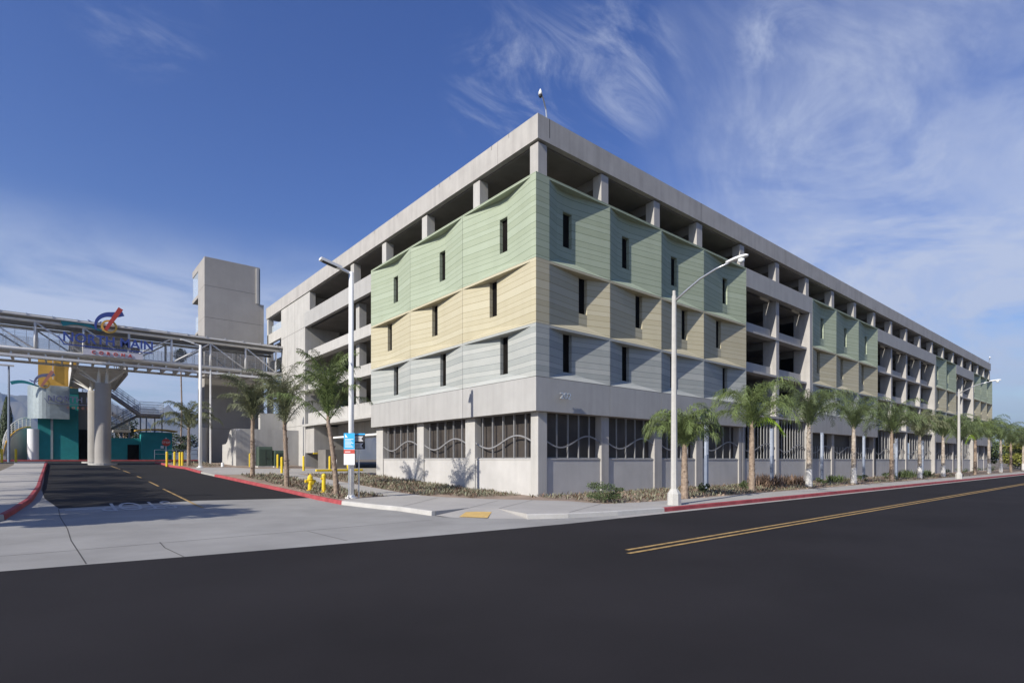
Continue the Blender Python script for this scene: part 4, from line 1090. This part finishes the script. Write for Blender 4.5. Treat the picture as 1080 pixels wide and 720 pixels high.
def make_palm(name, pos, lab, grp, leafm, **kw):
    r = empty(name, (0,0,0), lab, 'palm tree', grp)
    t, c = palm_meshes(**kw)
    t.build('trunk', M['trunkw'] if kw.get('pale') else M['trunk'], r, smooth=False, fixn=False)
    c.build('crown', leafm, r, fixn=False)
    r.location = pos
    return r
GL = 'young palms in the beds beside the drive'
GR = 'queen palms in the street planting strip'
def gp(x, y): return (x, y, dz(y)+.12)
make_palm('palm_tree', gp(-7.75,4.95), 'feathery palm with a leaning trunk left of the white light pole', GL, M['leaf2'], seed=1, H=3.5, R=3.2, nf=24, upright=91, lo=75, droop=.80, trunk_r=.10, leafw=.03, lean=(-.35,.1), density=1.1, ll=.55)
make_palm('palm_tree', gp(-8.2,10.4), 'olive green palm second from the white pole, left of the hydrant', GL, M['leafd'], seed=2, H=3.3, R=3.5, nf=22, upright=91, lo=73, droop=.85, trunk_r=.11, leafw=.03, lean=(-.1,.1), density=1.1, ll=.55)
make_palm('palm_tree', gp(-8.1,17.3), 'bushy palm in front of the white enclosure, third from the white pole', GL, M['leafd'], seed=3, H=3.6, R=3.4, nf=22, upright=90, lo=68, droop=.95, trunk_r=.12, leafw=.035, density=1.1, ll=.6)
make_palm('palm_tree', gp(-8.9,33.6), 'farthest drive palm, left of the rear white light pole', GL, M['leafd'], seed=4, H=3.2, R=3.1, nf=18, upright=86, lo=35, droop=1.1, trunk_r=.12, density=1.0, ll=.6)
rp_ = []
spec = [(4.1,-5.2,2.3,2.45,70,1.25,'short drooping palm directly behind the nearest street lamp',11,False,M['leaf2']),
 (11.1,-4.8,3.5,3.5,72,1.25,'tall droopy palm with one yellow-green frond coloured as sunlit, second along the street wall',12,False,M['leaf2']),
 (18.4,-4.8,3.8,3.9,74,1.2,'broad palm with a white painted trunk base before the open garage bays',13,True,M['leaf']),
 (26.0,-4.8,3.9,3.6,66,1.2,'palm with a pale lower trunk, fourth along the street',14,True,M['leaf']),
 (34.4,-4.8,3.9,3.5,66,1.2,'fifth palm along the street, left of a pair of close palms',15,False,M['leaf']),
 (42.3,-4.8,3.8,3.5,66,1.2,'palm with a hanging yellow-brown boot, sixth along the street',16,True,M['leafd']),
 (50.4,-4.8,4.0,3.7,64,1.2,'palm with a thick pale trunk just left of the second street lamp',17,True,M['leaf']),
 (57.4,-4.8,3.8,3.6,64,1.2,'palm mostly hidden behind the second street lamp',18,False,M['leaf']),
 (64.8,-4.8,4.0,3.4,66,1.2,'palm just right of the second street lamp',12,True,M['leafd']),
 (72.6,-4.8,4.0,3.3,66,1.2,'dark palm before the last panels of the garage',13,False,M['leaf']),
 (80.3,-4.8,4.0,3.4,66,1.2,'palm with pinkish trunk before the far corner of the garage',14,True,M['leaf']),
 (87.8,-4.8,3.9,3.3,66,1.2,'palm with white trunk base at the far garage corner',15,True,M['leaf']),
 (98.5,-4.8,4.0,3.4,66,1.2,'palm at the right edge of the photo',16,True,M['leafd']),
 (108,-4.8,4.0,3.4,66,1.2,'palm beyond the garage, behind the rightmost palm',17,False,M['leaf'])]
cache = {}
for (x, y, H, R, up, dr_, lab, seed, pale, lm) in spec:
    if seed in cache and x > 60:
        src = cache[seed]; c = copy_tree(src); c.location = (x,y,-.02); c.rotation_euler = (0,0,x*1.7); k_ = .88+.24*((x*.37) % 1); c.scale = (k_,k_,k_*1.03); tag(c, lab)
        continue
    p = make_palm('palm_tree', (x,y,-.02), lab, GR, lm, seed=seed, H=H, R=R*1.10, nf=(24,27,22,25)[seed % 4], upright=up+12+(seed*7) % 6, lo=50+(seed*5) % 12, droop=dr_*1.22, trunk_r=.14, pale=pale, density=1.0 if x < 30 else .7, ll=.64, leafw=.026 if x < 30 else .045)
    cache[seed] = p
    if seed == 12:
        mb = MB(); q = Vector((.1,0,H-.1)); pts = []
        d = Vector((.8,-.35,0)).normalized()
        for i in range(16):
            t = i/15; pts.append((11.1+.1+d.x*2.1*t, -4.8+d.y*2.1*t, -.02+H+.1+2.1*t-2.6*t*t))
        mb.tube(pts, [.035*(1-.7*i/15) for i in range(16)], 5)
        for i in range(2, 15):
            for sg in (-1, 1):
                a = Vector(pts[i]); b = a+Vector((d.x*.15-d.y*.1*sg, d.y*.15+d.x*.1*sg, -.35)); w = Vector((d.x,d.y,0))*.05
                mb.add([a-w, a+w, b+w*.4, b-w*.4], [(0,1,2,3)])
        mb.build('sunlit_frond', M['leafy'], p, fixn=False)  # yellow-green frond with sunlight painted into its colour
    if pale and x < 60:
        mb = MB(); mb.tube([(x,y,.08),(x,y,.9),(x,y,1.15)], [.205,.19,.18], 14, cap=False)
        mb.build('white_painted_base', M['wbase'], p)
        
# off-frame trees left of the drive: they throw the shadows lying across it
for i, (x, y, H, R, lab) in enumerate(((-24.6,4.0,4.6,3.3,'palm left of the drive mouth, nearest the street'),(-24.6,7.6,4.2,3.2,'second palm left of the drive'),(-24.5,11.5,4.0,3.0,'third palm left of the drive'),(-24.5,16.5,4.0,3.0,'fourth palm left of the drive'),(-24.5,23.0,4.0,3.0,'fifth palm left of the drive'),(-24.5,31,4.0,3.0,'sixth palm left of the drive'))):
    src = cache[(13,15,16,14,17,13)[i]]
    c = copy_tree(src); c.location = (x,y,dz(y)+.1); c.rotation_euler = (0,0,i*1.3)
    tag(c, lab, group='palms on the bank left of the drive')

# ------------------------------------------------------------------ shrubs and distant trees
def leaf_cloud(mb, cx, cy, cz, rx, ry, rz, n, s, rnd, clumps=9):
    cl = []
    for _ in range(clumps):
        a = rnd.uniform(0, 2*PI); b = rnd.uniform(-.8, 1); rr = rnd.uniform(.3,.8)
        cl.append((cx+rx*rr*math.cos(a), cy+ry*rr*math.sin(a), cz+rz*b*.75, rnd.uniform(.28,.5)))
    for i in range(n):
        x, y, z, k = cl[i % clumps]
        v = Vector((rnd.gauss(0,1), rnd.gauss(0,1), rnd.gauss(0,1))).normalized()*rnd.uniform(.45,1)
        p = Vector((x+v.x*rx*k, y+v.y*ry*k, z+v.z*rz*k))
        u = Vector((rnd.uniform(-1,1), rnd.uniform(-1,1), rnd.uniform(-.6,.6))).normalized(); w = u.cross(Vector((rnd.uniform(-1,1),rnd.uniform(-1,1),rnd.uniform(-1,1)))).normalized()
        mb.add([p-u*s, p-w*s*.45, p+u*s, p+w*s*.45], [(0,1,2,3)])
def shrub(x, y, rx, rz, lab, m, grp, seed, n=500, s=.05, z=None):
    rnd = random.Random(seed); z = dz(y)+.12 if z is None else z
    r = empty('shrub', (x,y,z), lab, 'shrub', grp)
    mb = MB(); leaf_cloud(mb, x, y, z+rz*.75, rx, rx*.8, rz*.7, n, s, rnd, 12); mb.build('foliage', m, r, fixn=False)
    mb = MB()
    for k in range(5): mb.tube([(x,y,z-.03),(x+rnd.uniform(-.6,.6)*rx,y+rnd.uniform(-.5,.5)*rx,z+rz)], [.015,.006], 4)
    mb.build('stem', M['trunk'], r)
def blades(x, y, R, Hh, lab, m, grp, seed, n=160):
    """spiky strap-leaved clump"""
    rnd = random.Random(seed); z = dz(y)+.12
    mb = MB()
    for i in range(n):
        a = rnd.uniform(0, 2*PI); e = rnd.uniform(.5,1.45); L_ = rnd.uniform(.6,1)*Hh
        bx, by = x+rnd.gauss(0,.35)*R, y+rnd.gauss(0,.25)*R
        d = Vector((math.cos(a)*math.cos(e), math.sin(a)*math.cos(e), math.sin(e))); w = Vector((-math.sin(a), math.cos(a), 0))*.025
        p = Vector((bx,by,z)); q = p+d*L_*.6; t = p+d*L_+Vector((0,0,-.12*L_))
        mb.add([p-w, p+w, q+w, q-w, t], [(0,1,2,3),(3,2,4)])
    o = mb.build('strap_plant', m, fixn=False); tag(o, lab, 'plant', grp)
GS = 'shrubs in the street planting strip'
shrub(-.35,-4.35, .95, .55, 'round grey-green shrub at the corner of the street bed', M['foli2'], GS, 5, 2600, .038)
GB = 'spiky plants before the garage wall'
for i, (x, y, R, h, lab) in enumerate(((16.2,-3.0,1.3,1.1,'spiky dark plant clump left of the white based palm'),(18.8,-2.2,1.5,1.15,'spiky plant clump behind the white based palm'),(21.5,-2.6,1.2,1.0,'spiky plant clump right of the white based palm'),(29.5,-2.4,1.2,.8,'low spiky plant clump before the fourth bay panels'),(47,-2.6,1.4,1.1,'spiky plant clump near the second street lamp'),(53,-2.6,1.4,1.0,'spiky plant clump past the second street lamp'))):
    blades(x, y, R, h, lab, M['dryb'] if i < 3 else M['foli2'], GB, 40+i, 260)
for i, (x, y, r_, h) in enumerate(((13.2,-3.4,.5,.4),(8.4,-3.6,.4,.35),(24,-3.4,.6,.35),(33,-3.2,.6,.4),(39.5,-3.2,.7,.45),(61,-3,.8,.5),(68,-3,.9,.5),(76,-3,.9,.55),(84,-3,.9,.6))):
    shrub(x, y, r_, h, 'low green shrub along the street wall, number %s from the corner' % ['two','one','three','four','five','six','seven','eight','nine'][i], M['foli2'], GS, 60+i, 350, .06)

def gcover(name, regions, n, m, lab, seed, smin=.04, smax=.17):
    rnd = random.Random(seed); mb = MB()
    for (x0, x1, y0, y1, w) in regions:
        k = int(n*w); made = 0
        while made < k:
            cx, cy = rnd.uniform(x0, x1), rnd.uniform(y0, y1); made += 1
            nl = rnd.randint(4, 9); R = rnd.uniform(.05,.22)
            for _ in range(nl):
                a = rnd.uniform(0, 2*PI); d = Vector((math.cos(a), math.sin(a), rnd.uniform(.2,1.5))).normalized()
                px, py = cx+rnd.uniform(-R,R), cy+rnd.uniform(-R,R)
                p = Vector((px, py, dz(py)+.13)); s = rnd.uniform(smin, smax); w_ = Vector((-d.y, d.x, 0)).normalized()*s*.15
                q = p+d*s; mb.add([p, q-w_, q+d*s*.8, q+w_], [(0,1,2,3)])
    o = mb.build(name, m, fixn=False); tag(o, lab, 'ground cover', kind='stuff')
RG = [(-.6,19,-5.2,-.1,.28),(19,60,-5.2,-.1,.17),(-4.3,-.1,3.0,12,.24),(-4.3,-.1,12,19,.10),(-8.3,-6.1,3.6,19.5,.17),(-3.2,-.2,1.0,4,.05),(-9.4,-6.4,31.5,43,.04)]
gcover('ground_cover', RG, 2900, M['dry'], 'dry grey-green ground cover plants in the beds round the garage', 3)
gcover('dead_ground_cover', RG, 1500, M['dryb'], 'dead brown ground cover litter in the beds round the garage', 4)
rnd = random.Random(9); mb = MB()
for i in range(420):
    x, y = (rnd.uniform(-.8,30), rnd.uniform(-5.4,-.1)) if i % 2 else (rnd.uniform(-8.3,-.2), rnd.uniform(3.7,18))
    if -6.1 < x < -4.4 and y > 2: continue
    s = rnd.uniform(.03,.09); z = dz(y)+.13; mb.tube([(x,y,z-.02),(x,y,z+s*.5),(x,y,z+s)], [s,s*1.1,s*.3], 6)
o = mb.build('clods', M['soil'], fixn=True); tag(o, 'clods and stones of dry soil scattered over the planting beds', 'soil clods', kind='stuff')

def tree(name, x, y, H, rx, rz, lab, m, grp, seed, n=1500, s=.22, tr=.25):
    rnd = random.Random(seed); z = dz(y)-.02
    r = empty(name, (x,y,z), lab, 'tree', grp)
    mb = MB(); mb.tube([(x,y,z-.1),(x+.1,y,z+H*.4),(x,y,z+H*.75)], [tr,tr*.7,tr*.3], 7)
    for k in range(6):
        a = k*PI/3; mb.tube([(x+.05,y,z+H*.35+k*.2),(x+rx*.6*math.cos(a),y+rx*.6*math.sin(a),z+H*.6+k*.25)], [tr*.4,tr*.12], 5)
    mb.build('trunk', M['trunk'], r)
    mb = MB(); leaf_cloud(mb, x, y, z+H-rz, rx, rx, rz, n, s, rnd, 14); mb.build('crown', m, r, fixn=False)
    return r
GT = 'trees at the far left behind the station'
for i, (x, y, H, rx, rz, lab, s) in enumerate(((-26.5,84,8.6,3.6,2.8,'spreading dark tree at the far left edge under the bridge',1),(-30,95,7.2,4,3.2,'dark bushy tree at the far left, left of the cypress',2),(-24.5,98,5.2,3.2,2.6,'low dark tree behind the curved ramp',3),(-34,88,5.4,5,2.6,'broad dark tree low at the left edge',6))):
    tree('tree', x, y, H, rx, rz, lab, M['foli'], GT, 70+s, 2600, .24)
r = empty('cypress_tree', (-22.6,82,dz(82)), 'narrow dark cypress left of the teal tower', 'tree')
rnd = random.Random(5)
MB().tube([(-22.6,82,1.7),(-22.6,82,8)], [.18,.05], 6).build('trunk', M['trunk'], r)
mb = MB()
for i in range(2200):
    f_ = rnd.random()**.8; rr = .95*(1-f_)**.6*(.3+min(1, f_*5))*rnd.uniform(.5,1); a = rnd.uniform(0, 2*PI)
    p = Vector((-22.6+rr*math.cos(a), 82+rr*math.sin(a), 2.2+8.0*f_)); u = Vector((rnd.uniform(-.4,.4),rnd.uniform(-.4,.4),1)).normalized()*.22; w = Vector((math.sin(a),-math.cos(a),0))*.08
    mb.add([p-u, p-w, p+u, p+w], [(0,1,2,3)])
mb.build('crown', M['foli'], r, fixn=False)
GT2 = 'trees behind the teal kiosk'
for i, (x, y, H, rx, rz, lab, m) in enumerate(((-3.5,92,4.6,2.4,1.7,'green tree between the kiosk and the elevator tower',M['foli2']),(-8,96,4.8,2.6,1.8,'dark tree right behind the stop sign',M['foli']),(-12.5,88,6.3,2.2,1.8,'tree showing below the stair landing, right of the pillars',M['foli2']),(-9.5,84,6.2,2.0,1.5,'tree showing between the landing posts over the ochre roof',M['foli']),(0.5,98,4.5,2.6,1.8,'dark tree low beside the elevator tower',M['foli']),(-18,100,4.2,3,1.8,'low dark tree seen left of the kiosk',M['foli']))):
    tree('tree', x, y, H, rx, rz, lab, m, GT2, 90+i, 1500, .2)
GT3 = 'trees beyond the far end of the garage'
for i, (x, y, H, rx, rz, lab, m) in enumerate(((112,-3,5.5,3.2,2.6,'yellow-green leafy tree just past the garage corner',M['foliy']),(120,1,6.0,3.6,3,'mid green tree past the garage corner',M['foli2']),(130,-3,7.2,4,3.4,'dark tree farther down the street',M['foli']),(142,0,9,5,4,'large dark tree far down the street',M['foli']),(118,-5,4.0,2.6,1.9,'low yellow-green bush tree at the right edge',M['foliy']),(160,-6,8,5,4,'farthest dark tree at the end of the street',M['foli']))):
    tree('tree', x, y, H, rx, rz, lab, m, GT3, 120+i, 2400, .24)
tree('tree', -26.2, .6, 9.2, 2.0, 2.4, 'bushy tree left of the drive mouth', M['foli2'], 'trees on the bank left of the drive', 201, 7000, .16)
tree('tree', -27.5, 3.2, 9.0, 2.0, 2.2, 'second bushy tree left of the drive mouth', M['foli2'], 'trees on the bank left of the drive', 202, 6000, .16)
# tall thin fan palm far behind
r = empty('fan_palm', (1.0,103,1.9), 'very tall thin fan palm seen behind the bridge', 'palm tree')
MB().tube([(1,103,1.8),(1.2,103,12),(1,103,21.5)], [.18,.14,.12], 8).build('trunk', M['trunk'], r)
mb = MB(); rnd = random.Random(3)
for i in range(420):
    v = Vector((rnd.gauss(0,1), rnd.gauss(0,1), rnd.gauss(.15,.8))).normalized(); w = v.cross(Vector((0,0,1))).normalized()*.12
    c_ = Vector((1,103,21.9)); mb.add([c_+v*.2, c_+v*.9-w, c_+v*1.5, c_+v*.9+w], [(0,1,2,3)])
mb.build('crown', M['foli'], r, fixn=False)

# ------------------------------------------------------------------ hills
def hills(name, R0, amp, a0, a1, seed, base):
    rnd = random.Random(seed); ph = [rnd.uniform(0, 6.28) for _ in range(12)]
    mb = MB(); n = 260; rows = 10; vs = []
    def hgt(a, r):
        h = base
        for k, p in enumerate(ph): h += amp*math.sin(a*(7+k*6.3)+p+r*(1.3+.4*k))/(1.6+k*.85)
        return max(h, 40)
    for j in range(rows+1):
        f_ = j/rows; rr = R0-1500*(1-f_)
        for i in range(n+1):
            a = math.radians(a0+(a1-a0)*i/n)
            rdg = 1+.16*math.sin(a*190+j*1.7)+.1*math.sin(a*415-j)
            z = hgt(a, f_)*(f_**.85)*(rdg if 0 < j < rows else 1)
            vs.append((rr*math.sin(a), rr*math.cos(a), z-10 if j == 0 else z))
    for i in range(n+1):
        a = math.radians(a0+(a1-a0)*i/n); vs.append(((R0+500)*math.sin(a), (R0+900)*math.cos(a), -10))
    W = n+1
    fs = [(j*W+i, j*W+i+1, (j+1)*W+i+1, (j+1)*W+i) for j in range(rows+1) for i in range(n)]
    mb.add(vs, fs); o = mb.build(name, M['hill'], smooth=True, fixn=True); o['kind'] = 'structure'
    return o
hills('hills', 5200, 45, -60, 75, 4, 415)

# haze
mb = MB(); mb.box(-12500,12500,-12500,12500,-1.2,640)
hz = bpy.data.materials.new('haze_air'); hz.use_nodes = True
nt = hz.node_tree; nt.nodes.remove(nt.nodes['Principled BSDF'])
pv = nt.nodes.new('ShaderNodeVolumePrincipled'); pv.inputs['Color'].default_value = (.50,.68,1,1); pv.inputs['Density'].default_value = 1.1e-4; pv.inputs['Anisotropy'].default_value = .2
nt.links.new(pv.outputs[0], nt.nodes['Material Output'].inputs['Volume'])
USE_HAZE = True
if USE_HAZE:
    o = mb.build('haze', hz); o['kind'] = 'stuff'; o['label'] = 'thin pale blue haze in the air'

# ------------------------------------------------------------------ light, sky, camera
TR = Vector((1,.16,-.61)).normalized()
sun = bpy.data.lights.new('sun', 'SUN'); sun.energy = 5.0; sun.angle = math.radians(.5); sun.color = (1,.94,.85)
so = bpy.data.objects.new('sun', sun); COL.objects.link(so); so.rotation_euler = TR.to_track_quat('-Z', 'Y').to_euler(); so.location = (-40,-20,40)
el = math.asin(-TR.z); rot = math.atan2(-TR.x, -TR.y)
w = bpy.data.worlds.new('World'); scene.world = w; w.use_nodes = True
nt = w.node_tree; L = nt.links.new
bg = nt.nodes['Background']; bg.inputs['Strength'].default_value = .06
sky = nt.nodes.new('ShaderNodeTexSky'); sky.sky_type = 'NISHITA'; sky.sun_disc = False
sky.sun_elevation = el; sky.sun_rotation = rot % (2*PI); sky.altitude = 200; sky.air_density = 1.15; sky.dust_density = .6; sky.ozone_density = 3.2
tc = nt.nodes.new('ShaderNodeTexCoord')
sx = nt.nodes.new('ShaderNodeSeparateXYZ'); L(tc.outputs['Generated'], sx.inputs[0])
def mth(op, a, b=None, clamp=False):
    n = nt.nodes.new('ShaderNodeMath'); n.operation = op; n.use_clamp = clamp
    for i, x in enumerate((a, b)):
        if x is None: continue
        if isinstance(x, (int, float)): n.inputs[i].default_value = x
        else: L(x, n.inputs[i])
    return n.outputs[0]
def vdir(u, v):
    a = (u-540)/575; x, y, z = .6413+a*.7673, .7673-a*.6413, (485-v)/575
    l = math.sqrt(x*x+y*y+z*z); return (x/l, y/l, z/l)
# plane projection of the cirrus layer
zc = mth('ADD', mth('MAXIMUM', sx.outputs['Z'], 0.0), .12)
cv = nt.nodes.new('ShaderNodeCombineXYZ'); L(mth('DIVIDE', sx.outputs['X'], zc), cv.inputs[0]); L(mth('DIVIDE', sx.outputs['Y'], zc), cv.inputs[1])
def cloud(rotz, sc, scale, lo, hi, detail=9, rough=.6, dist=.6):
    mp = nt.nodes.new('ShaderNodeMapping'); mp.inputs['Rotation'].default_value = (0,0,rotz); mp.inputs['Scale'].default_value = sc; L(cv.outputs[0], mp.inputs[0])
    n = nt.nodes.new('ShaderNodeTexNoise'); n.inputs['Scale'].default_value = scale; n.inputs['Detail'].default_value = detail; n.inputs['Roughness'].default_value = rough; n.inputs['Distortion'].default_value = dist
    L(mp.outputs[0], n.inputs['Vector'])
    mr = nt.nodes.new('ShaderNodeMapRange'); mr.interpolation_type = 'SMOOTHSTEP'; mr.inputs['From Min'].default_value = lo; mr.inputs['From Max'].default_value = hi
    L(n.outputs['Fac'], mr.inputs['Value']); return mr.outputs[0]
def spot(u, v, r0, r1):
    """soft patch of sky round a direction; r0,r1 in radians"""
    d = nt.nodes.new('ShaderNodeVectorMath'); d.operation = 'DOT_PRODUCT'; nz = nt.nodes.new('ShaderNodeVectorMath'); nz.operation = 'NORMALIZE'
    L(tc.outputs['Generated'], nz.inputs[0]); L(nz.outputs[0], d.inputs[0]); d.inputs[1].default_value = vdir(u, v)
    mr = nt.nodes.new('ShaderNodeMapRange'); mr.interpolation_type = 'SMOOTHSTEP'; mr.inputs['From Min'].default_value = math.cos(r1); mr.inputs['From Max'].default_value = math.cos(r0)
    L(d.outputs['Value'], mr.inputs['Value']); return mr.outputs[0]
big = cloud(.5, (1,1.7,1), .9, .40, .68, rough=.66, dist=1.0)
wisp = cloud(1.9, (1,2.2,1), 2.4, .44, .74, rough=.66, dist=1.3)
soft = cloud(.9, (1,1.4,1), 1.3, .20, .62)
lz = nt.nodes.new('ShaderNodeMapRange'); lz.interpolation_type = 'SMOOTHSTEP'; L(sx.outputs['Z'], lz.inputs['Value']); lz.inputs['From Min'].default_value = .37; lz.inputs['From Max'].default_value = .22
m_r = spot(1020, 110, .05, .46); m_l = mth('ADD', mth('MULTIPLY', spot(60, 330, .10, .34), .9), spot(260, 330, .08, .30), True); m_r2 = spot(1000, 300, .1, .45)
m_w = mth('ADD', mth('ADD', spot(640,80,.02,.13), spot(540,90,.01,.12)), mth('ADD', spot(818,38,.0,.07), mth('MULTIPLY', spot(150,5,.02,.10), .45)))
low = nt.nodes.new('ShaderNodeMapRange'); low.interpolation_type = 'SMOOTHSTEP'; L(sx.outputs['Z'], low.inputs['Value']); low.inputs['From Min'].default_value = .42; low.inputs['From Max'].default_value = .04
c = mth('MULTIPLY', big, mth('MULTIPLY', m_r, .62))
c = mth('ADD', c, mth('MULTIPLY', mth('MULTIPLY', mth('MULTIPLY', soft, m_l), lz.outputs[0]), .85))
c = mth('ADD', c, mth('MULTIPLY', mth('MULTIPLY', soft, m_r), .22))
c = mth('ADD', c, mth('MULTIPLY', mth('MULTIPLY', soft, m_r2), .40))
c = mth('ADD', c, mth('MULTIPLY', mth('MULTIPLY', wisp, m_w), .5))
c = mth('ADD', c, mth('MULTIPLY', mth('MULTIPLY', wisp, low.outputs[0]), .12))
c = mth('ADD', c, mth('MULTIPLY', low.outputs[0], .10))
c = mth('MINIMUM', c, .85)
hs = nt.nodes.new('ShaderNodeHueSaturation'); hs.inputs['Saturation'].default_value = 1.27; hs.inputs['Value'].default_value = 1.62; hs.inputs['Hue'].default_value = .523
L(sky.outputs[0], hs.inputs['Color'])
mx = nt.nodes.new('ShaderNodeMix'); mx.data_type = 'RGBA'; L(c, mx.inputs[0]); L(hs.outputs[0], mx.inputs[6]); mx.inputs[7].default_value = (7.6,8.4,10.4,1)
L(mx.outputs[2], bg.inputs['Color'])

cd = bpy.data.cameras.new('camera'); cam = bpy.data.objects.new('camera', cd); COL.objects.link(cam)
cd.sensor_width = 36; cd.lens = 36*575/1080; cd.shift_y = 125/1080; cd.clip_start = .1; cd.clip_end = 30000
cam.location = (-17.43,-18.94,1.7)
fw = Vector((.6413,.7673,0)); cam.rotation_euler = fw.to_track_quat('-Z', 'Y').to_euler()
scene.camera = cam
scene.render.engine = 'CYCLES'
scene.cycles.volume_bounces = 0; scene.cycles.max_bounces = 6; scene.cycles.transparent_max_bounces = 24
scene.view_settings.view_transform = 'Standard'; scene.view_settings.look = 'None'; scene.view_settings.gamma = 1; scene.view_settings.use_curve_mapping = False
scene.view_settings.exposure = .4
